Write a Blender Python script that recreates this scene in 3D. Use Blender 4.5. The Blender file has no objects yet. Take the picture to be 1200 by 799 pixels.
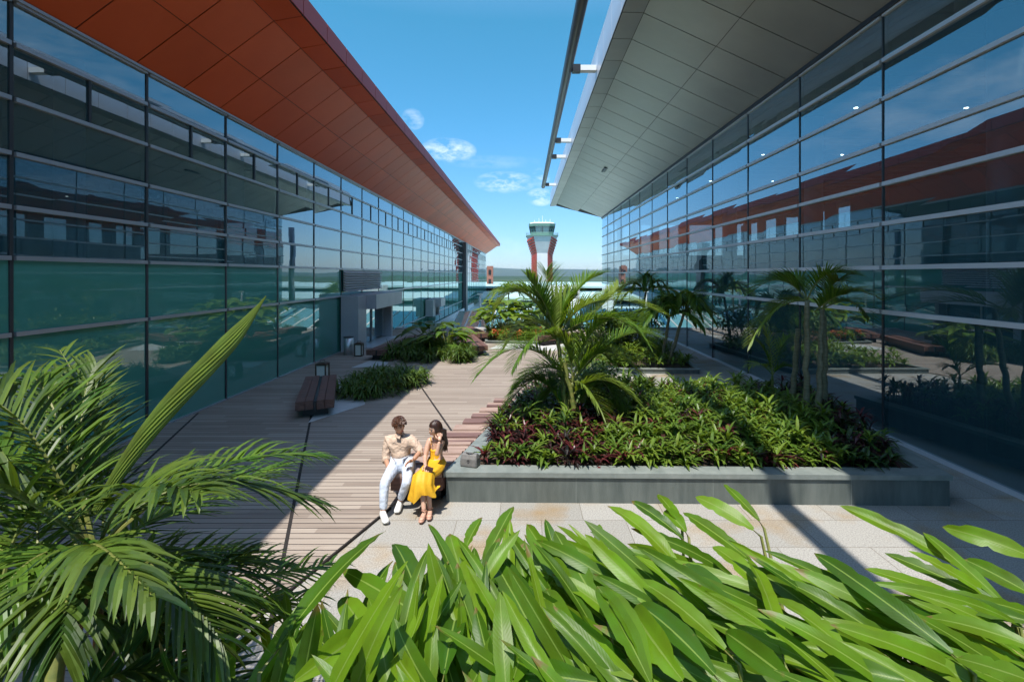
import bpy, math, random
from mathutils import Vector, Matrix
R = math.radians
scn = bpy.context.scene
COL = scn.collection
CAMH, F = 3.35, 590.0
def P(x, y, Y):
    """photo measurement (x, y) taken at the real distance Y -> metres"""
    return Vector(((x-615)*Y/F, Y, CAMH-(y-322)*Y/F))
def G(x, y, z=0.0):
    Y = F*(CAMH-z)/(y-322); return Vector(((x-615)*Y/F, Y, z))
# ------------------------------------------------------------------ camera, sky, sun, exposure
cd = bpy.data.cameras.new('camera'); cam = bpy.data.objects.new('camera', cd); COL.objects.link(cam)
cam.location = (0, 0, CAMH); cam.rotation_euler = (R(90), 0, 0)
cd.sensor_width = 36; cd.lens = 36*F/1200; cd.shift_x = -15/1200; cd.shift_y = -77.5/1200
cd.clip_start = 0.05; cd.clip_end = 20000
scn.camera = cam
SUN = Vector((-0.19, -0.44, 1.0)).normalized()
sl = bpy.data.lights.new('sun', 'SUN'); so = bpy.data.objects.new('sun', sl); COL.objects.link(so)
sl.energy = 2.2; sl.angle = R(0.53); sl.color = (1, .95, .87)
so.rotation_euler = SUN.to_track_quat('Z', 'Y').to_euler()
w = bpy.data.worlds.new('World'); scn.world = w; w.use_nodes = True
nt = w.node_tree; N = nt.nodes; L = nt.links; N.clear()
def mk(N, t, **k):
    n = N.new(t)
    for a, b in k.items(): setattr(n, a, b)
    return n
def mth(N, L, op, a, b=None, c=None, clamp=False):
    n = N.new('ShaderNodeMath'); n.operation = op; n.use_clamp = clamp
    for i, v in enumerate((a, b, c)):
        if v is None: continue
        if isinstance(v, (int, float)): n.inputs[i].default_value = v
        else: L.new(v, n.inputs[i])
    return n.outputs[0]
sky = mk(N, 'ShaderNodeTexSky', sky_type='NISHITA', sun_disc=False)
sky.sun_elevation = math.asin(SUN.z); sky.sun_rotation = math.atan2(SUN.x, SUN.y)
sky.altitude = 0; sky.air_density = 1.0; sky.dust_density = .12; sky.ozone_density = 2.6
tint = mk(N, 'ShaderNodeMix', data_type='RGBA', blend_type='MULTIPLY'); tint.inputs[0].default_value = 1
L.new(sky.outputs[0], tint.inputs[6])
tc = mk(N, 'ShaderNodeTexCoord'); D = tc.outputs['Generated']
s0 = mk(N, 'ShaderNodeSeparateXYZ'); L.new(D, s0.inputs[0])
tr_ = mk(N, 'ShaderNodeValToRGB'); L.new(s0.outputs[2], tr_.inputs[0]); e_ = tr_.color_ramp.elements
e_[0].position = 0.0; e_[0].color = (.23,.275,.36,1); e_[1].position = .75; e_[1].color = (1.0,1.02,.92,1)
for p_, c_ in ((.10,(.215,.325,.43,1)), (.28,(.175,.40,.455,1)), (.45,(.165,.45,.455,1))):
    x_ = e_.new(p_); x_.color = c_
L.new(tr_.outputs[0], tint.inputs[7])
nz = mk(N, 'ShaderNodeTexNoise'); nz.inputs['Scale'].default_value = 24; nz.inputs['Detail'].default_value = 8; nz.inputs['Roughness'].default_value = .62
mp = mk(N, 'ShaderNodeMapping'); mp.inputs['Scale'].default_value = (1, 1, 2.2); L.new(D, mp.inputs[0]); L.new(mp.outputs[0], nz.inputs['Vector'])
tot = None
for (x, y, rx, ry, s) in ((526,176,30,14,.85), (592,214,34,13,.75), (633,231,16,11,.7), (634,208,10,12,.4), (575,190,60,8,.12), (484,140,12,12,.4), (550,290,70,16,.15)):
    c = Vector(((x-615)/F, 1, (322-y)/F)); ln = c.length; c.normalize()
    m = mk(N, 'ShaderNodeMapping', vector_type='TEXTURE'); m.inputs['Location'].default_value = c
    m.inputs['Scale'].default_value = (rx/F/ln*1.1, .2, ry/F/ln*1.0); L.new(D, m.inputs[0])
    vl = mk(N, 'ShaderNodeVectorMath', operation='LENGTH'); L.new(m.outputs[0], vl.inputs[0])
    e = mth(N, L, 'SUBTRACT', 1.0, vl.outputs['Value'], clamp=True)
    v = mth(N, L, 'MULTIPLY', mth(N, L, 'POWER', e, .6), s)
    tot = v if tot is None else mth(N, L, 'ADD', tot, v)
nn = mth(N, L, 'MULTIPLY_ADD', nz.outputs['Fac'], 4.2, -1.75, clamp=True)
cl = mth(N, L, 'MULTIPLY', tot, nn, clamp=True)
# loose cloud bands over the sides of the sky, away from the courtyard axis
n2 = mk(N, 'ShaderNodeTexNoise'); n2.inputs['Scale'].default_value = 3.2; n2.inputs['Detail'].default_value = 7; n2.inputs['Roughness'].default_value = .6
m2 = mk(N, 'ShaderNodeMapping'); m2.inputs['Scale'].default_value = (1, 1, 3); L.new(D, m2.inputs[0]); L.new(m2.outputs[0], n2.inputs['Vector'])
sx = mk(N, 'ShaderNodeSeparateXYZ'); L.new(D, sx.inputs[0])
side = mth(N, L, 'MULTIPLY_ADD', mth(N, L, 'ABSOLUTE', sx.outputs[0]), 3.0, -1.1, clamp=True)
c2 = mth(N, L, 'MULTIPLY', mth(N, L, 'MULTIPLY_ADD', n2.outputs['Fac'], 4.0, -2.0, clamp=True), mth(N, L, 'MULTIPLY', side, .55))
cl = mth(N, L, 'MAXIMUM', cl, c2)
mx = mk(N, 'ShaderNodeMix', data_type='RGBA'); L.new(cl, mx.inputs[0]); L.new(tint.outputs[2], mx.inputs[6]); mx.inputs[7].default_value = (3.3, 3.5, 3.75, 1)
bg = mk(N, 'ShaderNodeBackground'); bg.inputs[1].default_value = .15; L.new(mx.outputs[2], bg.inputs[0])
wo = mk(N, 'ShaderNodeOutputWorld'); L.new(bg.outputs[0], wo.inputs[0])
vs = scn.view_settings; vs.view_transform = 'Standard'; vs.look = 'None'; vs.gamma = 1; vs.use_curve_mapping = False; vs.exposure = 1.55
scn.cycles.max_bounces = 8; scn.cycles.transparent_max_bounces = 12; scn.cycles.caustics_reflective = False; scn.cycles.caustics_refractive = False

# ------------------------------------------------------------------ helpers
class MB:
    def __init__(s): s.v=[]; s.f=[]; s.uv=[]; s.a=[]; s.m=[]
    def quad(s, pts, uv=None, a=0.0, m=0):
        i = len(s.v); s.v += [tuple(p) for p in pts]; s.f.append(tuple(range(i, i+len(pts))))
        s.uv += uv if uv else [(0,0)]*len(pts); s.a.append(a); s.m.append(m)
    def mesh(s, V, Fc, a=0.0, m=0, uvs=None):
        i = len(s.v); s.v += [tuple(p) for p in V]
        for f in Fc:
            s.f.append(tuple(i+k for k in f)); s.uv += [uvs[k] for k in f] if uvs else [(0,0)]*len(f); s.a.append(a); s.m.append(m)
    def box(s, x0, y0, z0, x1, y1, z1, M=None, a=0.0, m=0):
        V = [Vector((x,y,z)) for z in (z0,z1) for y in (y0,y1) for x in (x0,x1)]
        if M: V = [M @ p for p in V]
        s.mesh(V, [(0,2,3,1),(4,5,7,6),(0,1,5,4),(2,6,7,3),(0,4,6,2),(1,3,7,5)], a, m)
    def prism(s, poly, z0, z1, a=0.0, m=0):
        n = len(poly)
        V = [Vector((p[0],p[1],z0)) for p in poly]+[Vector((p[0],p[1],z1)) for p in poly]
        s.mesh(V, [tuple(range(n-1,-1,-1)), tuple(range(n,2*n))]+[(i,(i+1)%n,n+(i+1)%n,n+i) for i in range(n)], a, m)
    def loft(s, rings, closed=True, cap=True, a=0.0, m=0):
        n = len(rings[0]); V = [p for r in rings for p in r]; Fc = []
        for k in range(len(rings)-1):
            for i in range(n if closed else n-1):
                j = (i+1) % n; Fc.append((k*n+i, k*n+j, (k+1)*n+j, (k+1)*n+i))
        if cap and closed: Fc += [tuple(range(n-1,-1,-1)), tuple(range(len(V)-n, len(V)))]
        s.mesh(V, Fc, a, m)
    def tube(s, pts, rad, n=8, a=0.0, m=0, cap=True):
        pts = [Vector(p) for p in pts]; rr = rad if isinstance(rad, (list,tuple)) else [rad]*len(pts); rings = []
        for i, p in enumerate(pts):
            t = (pts[min(i+1,len(pts)-1)]-pts[max(i-1,0)]).normalized()
            u = t.cross(Vector((.3,.9,.1)) if abs(t.z) > .8 else Vector((0,0,1))).normalized(); v = t.cross(u)
            rings.append([p+rr[i]*(math.cos(k*2*math.pi/n)*u+math.sin(k*2*math.pi/n)*v) for k in range(n)])
        s.loft(rings, a=a, m=m, cap=cap)
    def build(s, name, mats, parent=None, smooth=False, loc=None):
        me = bpy.data.meshes.new(name)
        V = [Vector(p)-loc for p in s.v] if loc is not None else s.v
        me.from_pydata([tuple(p) for p in V], [], s.f)
        for mt in (mats if isinstance(mats, (list,tuple)) else [mats]): me.materials.append(mt)
        ul = me.uv_layers.new(name='UVMap'); flat = [c for q in s.uv for c in q]; ul.data.foreach_set('uv', flat)
        at = me.attributes.new('rnd', 'FLOAT', 'FACE'); at.data.foreach_set('value', s.a)
        me.polygons.foreach_set('material_index', s.m)
        me.polygons.foreach_set('use_smooth', [smooth]*len(s.f)); me.update()
        o = bpy.data.objects.new(name, me); COL.objects.link(o)
        if loc is not None: o.location = loc
        if parent:
            o.parent = parent
            if loc is None: o.location = -parent.location
        return o
def tag(o, label=None, cat=None, group=None, kind=None):
    for k, v in (('label',label),('category',cat),('group',group),('kind',kind)):
        if v: o[k] = v
    return o
def thing(name, loc, label, cat, group=None):
    o = bpy.data.objects.new(name, None); COL.objects.link(o); o.location = loc; o.empty_display_size = .2
    return tag(o, label, cat, group)
def struct(o): o['kind'] = 'structure'; return o
def copy_tree(o, parent=None):
    c = o.copy(); COL.objects.link(c)
    if parent: c.parent = parent
    for ch in [x for x in o.children]: copy_tree(ch, c)
    return c
# ---- materials
def mat(name, col, rough=.5, metal=0.0, spec=.5, **k):
    m = bpy.data.materials.new(name); m.use_nodes = True; b = m.node_tree.nodes['Principled BSDF']
    b.inputs['Base Color'].default_value = (*col, 1); b.inputs['Roughness'].default_value = rough; b.inputs['Metallic'].default_value = metal
    b.inputs['Specular IOR Level'].default_value = spec
    return m
def vary(m, scale, c0, c1, lo=.3, hi=.7, detail=6, stretch=None, bump=0.0, bscale=None, rvar=None):
    """noise-driven colour between c0 and c1 plus optional bump"""
    N = m.node_tree.nodes; L = m.node_tree.links; b = N['Principled BSDF']
    t = mk(N, 'ShaderNodeTexCoord'); v = t.outputs['Object']
    if stretch:
        q = mk(N, 'ShaderNodeMapping'); q.inputs['Scale'].default_value = stretch; L.new(v, q.inputs[0]); v = q.outputs[0]
    n = mk(N, 'ShaderNodeTexNoise'); n.inputs['Scale'].default_value = scale; n.inputs['Detail'].default_value = detail; n.inputs['Roughness'].default_value = .6; L.new(v, n.inputs['Vector'])
    r = mk(N, 'ShaderNodeValToRGB'); r.color_ramp.elements[0].position = lo; r.color_ramp.elements[1].position = hi
    r.color_ramp.elements[0].color = (*c0,1); r.color_ramp.elements[1].color = (*c1,1); L.new(n.outputs['Fac'], r.inputs[0]); L.new(r.outputs[0], b.inputs['Base Color'])
    if rvar:
        g = mk(N, 'ShaderNodeMapRange'); g.inputs['To Min'].default_value = rvar[0]; g.inputs['To Max'].default_value = rvar[1]; L.new(n.outputs['Fac'], g.inputs[0]); L.new(g.outputs[0], b.inputs['Roughness'])
    if bump:
        n3 = mk(N, 'ShaderNodeTexNoise'); n3.inputs['Scale'].default_value = bscale or scale*4; n3.inputs['Detail'].default_value = 5; L.new(v, n3.inputs['Vector'])
        bp = mk(N, 'ShaderNodeBump'); bp.inputs['Strength'].default_value = bump; bp.inputs['Distance'].default_value = .01; L.new(n3.outputs['Fac'], bp.inputs['Height']); L.new(bp.outputs[0], b.inputs['Normal'])
    return m
def leafmat(name, c0, c1, trans=.4, rough=.38, vein=0.0, mid=None, tcol=None):
    m = bpy.data.materials.new(name); m.use_nodes = True; N = m.node_tree.nodes; L = m.node_tree.links; b = N['Principled BSDF']; o = N['Material Output']
    at = mk(N, 'ShaderNodeAttribute', attribute_name='rnd')
    x = mk(N, 'ShaderNodeMix', data_type='RGBA'); L.new(at.outputs['Fac'], x.inputs[0]); x.inputs[6].default_value = (*c0,1); x.inputs[7].default_value = (*c1,1); col = x.outputs[2]
    t = mk(N, 'ShaderNodeTexCoord')
    n = mk(N, 'ShaderNodeTexNoise'); n.inputs['Scale'].default_value = 7; n.inputs['Detail'].default_value = 4; L.new(t.outputs['Object'], n.inputs['Vector'])
    h = mk(N, 'ShaderNodeHueSaturation'); L.new(col, h.inputs['Color'])
    L.new(mth(N, L, 'MULTIPLY_ADD', n.outputs['Fac'], .9, .55), h.inputs['Value']); L.new(mth(N, L, 'MULTIPLY_ADD', n.outputs['Fac'], .05, .475), h.inputs['Hue']); col = h.outputs[0]
    s = mk(N, 'ShaderNodeSeparateXYZ'); L.new(t.outputs['UV'], s.inputs[0])
    if mid:
        e = mth(N, L, 'ABSOLUTE', mth(N, L, 'SUBTRACT', s.outputs[0], .5)); e = mth(N, L, 'LESS_THAN', e, .035)
        y = mk(N, 'ShaderNodeMix', data_type='RGBA'); L.new(e, y.inputs[0]); L.new(col, y.inputs[6]); y.inputs[7].default_value = (*mid,1); col = y.outputs[2]
    if vein:
        ev = mth(N, L, 'MULTIPLY_ADD', n.outputs['Fac'], .55, s.outputs[1]); n9 = mk(N, 'ShaderNodeTexNoise'); n9.inputs['Scale'].default_value = 26; n9.inputs['Detail'].default_value = 5; L.new(t.outputs['Object'], n9.inputs['Vector'])
        tip = mth(N, L, 'MULTIPLY_ADD', mth(N, L, 'MULTIPLY_ADD', n9.outputs['Fac'], .25, ev), 14.0, -19.0, clamp=True); spot = mth(N, L, 'MULTIPLY_ADD', n9.outputs['Fac'], 22.0, -15.6, clamp=True)
        y2 = mk(N, 'ShaderNodeMix', data_type='RGBA'); L.new(mth(N, L, 'MAXIMUM', tip, mth(N, L, 'MULTIPLY', spot, .35)), y2.inputs[0]); L.new(col, y2.inputs[6]); y2.inputs[7].default_value = (.20,.15,.045,1); col = y2.outputs[2]
        a = mth(N, L, 'ABSOLUTE', mth(N, L, 'SUBTRACT', s.outputs[0], .5))
        sn = mth(N, L, 'SINE', mth(N, L, 'MULTIPLY', mth(N, L, 'SUBTRACT', s.outputs[1], mth(N, L, 'MULTIPLY', a, .18)), 190.0))
        bp = mk(N, 'ShaderNodeBump'); bp.inputs['Strength'].default_value = vein; bp.inputs['Distance'].default_value = .004; L.new(sn, bp.inputs['Height']); L.new(bp.outputs[0], b.inputs['Normal'])
    L.new(col, b.inputs['Base Color']); b.inputs['Roughness'].default_value = rough; b.inputs['Specular IOR Level'].default_value = .36
    tr = mk(N, 'ShaderNodeBsdfTranslucent'); hs = mk(N, 'ShaderNodeMix', data_type='RGBA', blend_type='MULTIPLY'); hs.inputs[0].default_value = 1
    L.new(col, hs.inputs[6]); hs.inputs[7].default_value = (*(tcol or (1.5,1.35,.5)),1); L.new(hs.outputs[2], tr.inputs[0])
    ms = mk(N, 'ShaderNodeMixShader'); ms.inputs[0].default_value = trans; L.new(b.outputs[0], ms.inputs[1]); L.new(tr.outputs[0], ms.inputs[2]); L.new(ms.outputs[0], o.inputs[0])
    return m
def glassmat(name, tint, ior=2.0, body=None, gl=(.85,.95,1.0), wob=.0001):
    """coated facade glass: mirror-like coating over clear tinted glass, or over an opaque backing (body)"""
    m = bpy.data.materials.new(name); m.use_nodes = True; N = m.node_tree.nodes; L = m.node_tree.links
    N.remove(N['Principled BSDF']); o = N['Material Output']
    t = mk(N, 'ShaderNodeTexCoord'); n = mk(N, 'ShaderNodeTexNoise'); n.inputs['Scale'].default_value = .55; n.inputs['Detail'].default_value = 1; L.new(t.outputs['Object'], n.inputs['Vector'])
    bp = mk(N, 'ShaderNodeBump'); bp.inputs['Strength'].default_value = 1; bp.inputs['Distance'].default_value = wob*10; L.new(n.outputs['Fac'], bp.inputs['Height'])
    g = mk(N, 'ShaderNodeBsdfGlossy'); g.inputs['Roughness'].default_value = .0; g.inputs[0].default_value = (*gl,1); L.new(bp.outputs[0], g.inputs['Normal'])
    fr = mk(N, 'ShaderNodeLayerWeight'); fr.inputs['Blend'].default_value = .5
    fac = mth(N, L, 'MULTIPLY_ADD', mth(N, L, 'POWER', fr.outputs['Facing'], 3.2), .75, ior, clamp=True)
    if body:
        d = mk(N, 'ShaderNodeBsdfDiffuse'); d.inputs[0].default_value = (*body,1)
    else:
        tr = mk(N, 'ShaderNodeBsdfTransparent'); tr.inputs[0].default_value = (*tint,1)
        df = mk(N, 'ShaderNodeBsdfDiffuse'); df.inputs[0].default_value = (.06,.20,.235,1)
        d = mk(N, 'ShaderNodeMixShader'); d.inputs[0].default_value = .27; L.new(tr.outputs[0], d.inputs[1]); L.new(df.outputs[0], d.inputs[2])
    ms = mk(N, 'ShaderNodeMixShader'); L.new(fac, ms.inputs[0]); L.new(d.outputs[0], ms.inputs[1]); L.new(g.outputs[0], ms.inputs[2]); L.new(ms.outputs[0], o.inputs[0])
    return m
M = {}
M['alu'] = mat('dark_aluminium', (.10,.105,.115), .4, .3)
M['alu_b'] = mat('bright_aluminium', (.66,.66,.68), .4, .2); M['alu_k'] = mat('black_aluminium', (.035,.037,.042), .4)
M['alu_l'] = mat('silver_aluminium', (.42,.43,.46), .38, .5)
M['black'] = mat('black_metal', (.018,.018,.02), .45)
M['gl_l'] = glassmat('blue_coated_glass', (.16,.24,.30), .21)
M['gl_r'] = glassmat('clear_coated_glass', (.34,.46,.50), .26)
M['teal'] = glassmat('teal_backed_glass', None, .12, body=(.085,.31,.245))
M['red'] = vary(mat('red_metal_panel', (.7,.11,.03), .5, spec=.25), .6, (.68,.100,.024), (.76,.122,.034), rvar=(.36,.5))
def panelvar(m, amt):
    N = m.node_tree.nodes; L = m.node_tree.links; b = N['Principled BSDF']; src = b.inputs['Base Color'].links[0].from_socket
    at = mk(N, 'ShaderNodeAttribute', attribute_name='rnd'); h = mk(N, 'ShaderNodeHueSaturation'); L.new(src, h.inputs['Color']); L.new(mth(N, L, 'MULTIPLY_ADD', at.outputs['Fac'], amt, 1-amt/2), h.inputs['Value']); L.new(h.outputs[0], b.inputs['Base Color'])
    n = mk(N, 'ShaderNodeTexNoise'); n.inputs['Scale'].default_value = .9; n.inputs['Detail'].default_value = 2; t = mk(N, 'ShaderNodeTexCoord'); L.new(t.outputs['Object'], n.inputs['Vector'])
    bp = mk(N, 'ShaderNodeBump'); bp.inputs['Strength'].default_value = .35; bp.inputs['Distance'].default_value = .02; L.new(n.outputs['Fac'], bp.inputs['Height']); L.new(bp.outputs[0], b.inputs['Normal'])
panelvar(M['red'], .16)
M['redf'] = mat('red_fascia_panel', (.50,.065,.05), .5, spec=.3)
M['grey_p'] = vary(mat('warm_grey_metal_panel', (.33,.32,.30), .4, .35), .6, (.30,.29,.27), (.37,.355,.33), rvar=(.3,.48))
panelvar(M['grey_p'], .16)
M['lilac'] = mat('pale_fascia_panel', (.62,.65,.72), .3)
M['seam'] = mat('dark_seam', (.02,.015,.013), .8)
M['vest'] = vary(mat('grey_cladding', (.42,.43,.45), .45), 1.2, (.38,.39,.41), (.46,.47,.49))
M['dark_in'] = mat('dark_interior', (.20,.22,.24), .7)
M['floor_in'] = mat('interior_floor', (.32,.33,.34), .4)
M['wood_in'] = mat('brown_ceiling', (.13,.055,.035), .6)
M['steel'] = mat('brushed_steel', (.6,.6,.6), .38, .7)
M['white'] = mat('white_paint', (.78,.78,.76), .5)
M['granite'] = vary(mat('green_grey_granite', (.13,.15,.14), .55), 3.0, (.075,.092,.086), (.15,.17,.157), stretch=(1.8,1.8,.3), bump=.25, bscale=70)
M['bench'] = vary(mat('dark_red_timber', (.13,.06,.045), .6), 3.0, (.075,.036,.028), (.21,.10,.075), stretch=(1,9,9), bump=.3)
M['bench_l'] = vary(mat('weathered_red_timber', (.30,.17,.14), .7), 3.0, (.26,.16,.13), (.46,.34,.28), stretch=(.6,9,9), bump=.3)
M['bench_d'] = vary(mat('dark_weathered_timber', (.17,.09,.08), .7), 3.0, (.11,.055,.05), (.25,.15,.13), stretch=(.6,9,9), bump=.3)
M['soil'] = vary(mat('soil', (.06,.04,.03), .95), 6, (.03,.02,.014), (.11,.075,.05), bump=.8, bscale=40)
M['trunk'] = vary(mat('palm_trunk', (.16,.14,.08), .7), 5, (.10,.10,.05), (.25,.21,.13), stretch=(1,1,9), bump=.4)
M['gstem'] = vary(mat('green_stem', (.13,.17,.04), .5), 5, (.10,.14,.03), (.25,.24,.06), stretch=(1,1,4))
M['heli'] = leafmat('heliconia_leaf', (.042,.115,.007), (.17,.30,.014), .42, .42, vein=.04, mid=(.22,.33,.06))
M['palm'] = leafmat('palm_leaflet', (.05,.125,.018), (.15,.25,.03), .42, .38)
M['palm_shade'] = leafmat('shade_toned_palm_leaflet', (.018,.05,.010), (.11,.17,.022), .28, .42)  # palm leaflet darkened: shade inside the near crown put into the colour
M['palm_y'] = leafmat('young_palm_leaf', (.14,.22,.03), (.20,.27,.05), .4, .4)
M['green'] = leafmat('green_dracaena', (.06,.13,.016), (.17,.25,.03), .34, .36, mid=(.15,.22,.05))
M['purple'] = leafmat('purple_dracaena', (.014,.014,.013), (.13,.026,.03), .25, .34, tcol=(1.3,.7,.7))
M['grassy'] = leafmat('liriope_blade', (.05,.105,.018), (.13,.20,.035), .35, .4)
M['shrub'] = leafmat('broad_shrub_leaf', (.045,.10,.018), (.13,.19,.04), .33, .35)
M['flower'] = leafmat('orange_flower', (.50,.10,.03), (.6,.22,.06), .3, .5, tcol=(1,1,1))
# timber deck: boards run across the court, 14 cm each
m = mat('deck_boards', (.35,.27,.22), .7); M['deck'] = m; N = m.node_tree.nodes; L = m.node_tree.links; b = N['Principled BSDF']
t = mk(N,'ShaderNodeTexCoord'); s = mk(N,'ShaderNodeSeparateXYZ'); L.new(t.outputs['Object'], s.inputs[0])
by = mth(N,L,'DIVIDE', s.outputs[1], .132); row = mth(N,L,'FLOOR', by); fr = mth(N,L,'FRACT', by)
wn = mk(N,'ShaderNodeTexWhiteNoise', noise_dimensions='2D')
seg = mth(N,L,'FLOOR', mth(N,L,'ADD', mth(N,L,'DIVIDE', s.outputs[0], 2.4), mth(N,L,'MULTIPLY', row, .37)))
cb = mk(N,'ShaderNodeCombineXYZ'); L.new(row, cb.inputs[0]); L.new(seg, cb.inputs[1]); L.new(cb.outputs[0], wn.inputs['Vector'])
gn = mk(N,'ShaderNodeTexNoise'); gn.inputs['Scale'].default_value = 1; gn.inputs['Detail'].default_value = 8; gn.inputs['Roughness'].default_value = .65
gm = mk(N,'ShaderNodeMapping'); gm.inputs['Scale'].default_value = (.7, 34, 1); L.new(t.outputs['Object'], gm.inputs[0]); L.new(gm.outputs[0], gn.inputs['Vector'])
val = mth(N,L,'ADD', mth(N,L,'MULTIPLY_ADD', wn.outputs['Value'], .34, .04), mth(N,L,'MULTIPLY', gn.outputs['Fac'], .95))
rp = mk(N,'ShaderNodeValToRGB'); e = rp.color_ramp.elements; e[0].position = .25; e[0].color = (.15,.115,.092,1); e[1].position = .95; e[1].color = (.41,.345,.285,1)
q = rp.color_ramp.elements.new(.55); q.color = (.275,.22,.178,1); q = rp.color_ramp.elements.new(.75); q.color = (.345,.285,.235,1); L.new(val, rp.inputs[0])
gap = mth(N,L,'LESS_THAN', fr, .11)
mm = mk(N,'ShaderNodeMix', data_type='RGBA'); L.new(gap, mm.inputs[0]); L.new(rp.outputs[0], mm.inputs[6]); mm.inputs[7].default_value = (.03,.022,.018,1); L.new(mm.outputs[2], b.inputs['Base Color'])
bp = mk(N,'ShaderNodeBump'); bp.inputs['Strength'].default_value = .5; bp.inputs['Distance'].default_value = .004; L.new(mth(N,L,'SUBTRACT', gn.outputs['Fac'], mth(N,L,'MULTIPLY', gap, 2.0)), bp.inputs['Height']); L.new(bp.outputs[0], b.inputs['Normal'])
# granite paving slabs
m = mat('granite_paving', (.42,.40,.36), .65); M['paving'] = m; N = m.node_tree.nodes; L = m.node_tree.links; b = N['Principled BSDF']
t = mk(N,'ShaderNodeTexCoord'); br = mk(N,'ShaderNodeTexBrick'); br.offset = .5; br.inputs['Scale'].default_value = 1; br.inputs['Brick Width'].default_value = 1.15; br.inputs['Row Height'].default_value = .68; br.inputs['Mortar Size'].default_value = .006; br.inputs['Mortar Smooth'].default_value = .2
br.inputs['Color1'].default_value = (.30,.288,.26,1); br.inputs['Color2'].default_value = (.375,.36,.33,1); br.inputs['Mortar'].default_value = (.20,.18,.15,1)
pm = mk(N,'ShaderNodeMapping'); pm.inputs['Location'].default_value = (.35,.6,0); L.new(t.outputs['Object'], pm.inputs[0]); L.new(pm.outputs[0], br.inputs['Vector'])
n1 = mk(N,'ShaderNodeTexNoise'); n1.inputs['Scale'].default_value = 1.1; n1.inputs['Detail'].default_value = 6; L.new(t.outputs['Object'], n1.inputs['Vector'])
st = mth(N,L,'MULTIPLY_ADD', n1.outputs['Fac'], 5.0, -2.55, clamp=True)
x1 = mk(N,'ShaderNodeMix', data_type='RGBA', blend_type='MULTIPLY'); L.new(st, x1.inputs[0]); L.new(br.outputs['Color'], x1.inputs[6]); x1.inputs[7].default_value = (.95,.72,.46,1)
n2 = mk(N,'ShaderNodeTexNoise'); n2.inputs['Scale'].default_value = 60; n2.inputs['Detail'].default_value = 3; L.new(t.outputs['Object'], n2.inputs['Vector'])
x2 = mk(N,'ShaderNodeMix', data_type='RGBA', blend_type='MULTIPLY'); x2.inputs[0].default_value = 1; L.new(x1.outputs[2], x2.inputs[6])
gg = mth(N,L,'MULTIPLY_ADD', n2.outputs['Fac'], 1.7, .15); cc = mk(N,'ShaderNodeCombineColor')
for i in range(3): L.new(gg, cc.inputs[i])
L.new(cc.outputs[0], x2.inputs[7]); L.new(x2.outputs[2], b.inputs['Base Color'])
bp = mk(N,'ShaderNodeBump'); bp.inputs['Strength'].default_value = .2; bp.inputs['Distance'].default_value = .004; L.new(n2.outputs['Fac'], bp.inputs['Height']); L.new(bp.outputs[0], b.inputs['Normal'])
M['pale'] = vary(mat('pale_stone', (.5,.5,.49), .7), 3, (.42,.43,.43), (.55,.55,.53), bump=.2, bscale=60)

# ------------------------------------------------------------------ ground, terrace, hills
def flat(name, poly, z, m):
    q = MB(); q.quad([(x,y,z) for x,y in poly]); return struct(q.build(name, m))
M['field'] = vary(mat('airport_ground', (.06,.09,.035), .95), .02, (.02,.042,.014), (.055,.085,.03))
flat('ground', [(-9000,-9000),(9000,-9000),(9000,9000),(-9000,9000)], -8.0, M['field'])
q = MB(); q.box(-9.6,-9,-.5, 9.2,31,0); struct(q.build('terrace_paving', M['paving']))
edge = lambda Y: -2.02+.3*(Y-6.92)
q = MB(); q.prism([(-7.93,-5),(edge(-5),-5),(edge(30.6),30.6),(-7.93,30.6)], .004, .03); struct(q.build('timber_deck', M['deck']))
q = MB()
def strip(a, b, wd, z0, z1):
    a = Vector((a[0],a[1],0)); b = Vector((b[0],b[1],0)); n = (b-a).normalized(); n = Vector((-n.y,n.x,0))*wd/2
    q.prism([a-n,b-n,b+n,a+n], z0, z1)
strip((-7.75,24.9+3),(-1.30,10.0), .045, .028,.034); strip((-6.6,16.1),(-2.35,4.6), .045, .028,.034); strip((-7.85,12.1),(-5.1,4.3), .045, .028,.034); strip((-.9,30),(2.1,20.9), .045, .028,.034)
strip((edge(-5)+.02,-5),(edge(7.2)+.02,7.2), .022, .002,.034)
struct(q.build('deck_joint', M['seam']))
q = MB(); q.prism([(-4.86,11.3),(-4.1,12.9),(-4.9,15.4),(-5.75,15.6)], .028, .036); q.prism([(-6.2,18.0),(-5.0,18.3),(-5.2,19.2),(-6.0,19.4)], .028,.036)
q.prism([(-1.6,22.6),(1.3,22.0),(2.2,24.2),(-.6,26.0)], .028,.036); struct(q.build('pale_stone_inlay', M['pale']))
q = MB(); q.box(-7.9,30.6,0, 7.3,31.0,.12); struct(q.build('terrace_kerb', M['pale']))
M['hill'] = vary(mat('wooded_hill', (.05,.085,.04), .95), .004, (.012,.035,.010), (.04,.075,.022), bump=1, bscale=.03)
M['hillf'] = vary(mat('far_hill', (.05,.08,.06), .95), .001, (.04,.065,.05), (.07,.10,.07))
def hill(name, dist, base, amp, seed, m, x0, x1, n=90):
    r = random.Random(seed); ph = [(r.uniform(.5,1.2)*amp/(k+1), (k+1)*r.uniform(.7,1.3)*2*math.pi/(x1-x0)*2, r.uniform(0,6)) for k in range(9)]
    q = MB(); rows = []
    for j in range(6):
        t = j/5; ring = []
        for i in range(n+1):
            x = x0+(x1-x0)*i/n; h = max(-6, base+sum(a*math.sin(f*x+p) for a,f,p in ph))
            ring.append(Vector((x, dist+(t-.5)*dist*.35, -9+(h+9)*math.sin(math.pi*t)**.8)))
        rows.append(ring)
    q.loft(rows, closed=False); return struct(q.build(name, m, smooth=True))
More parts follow.
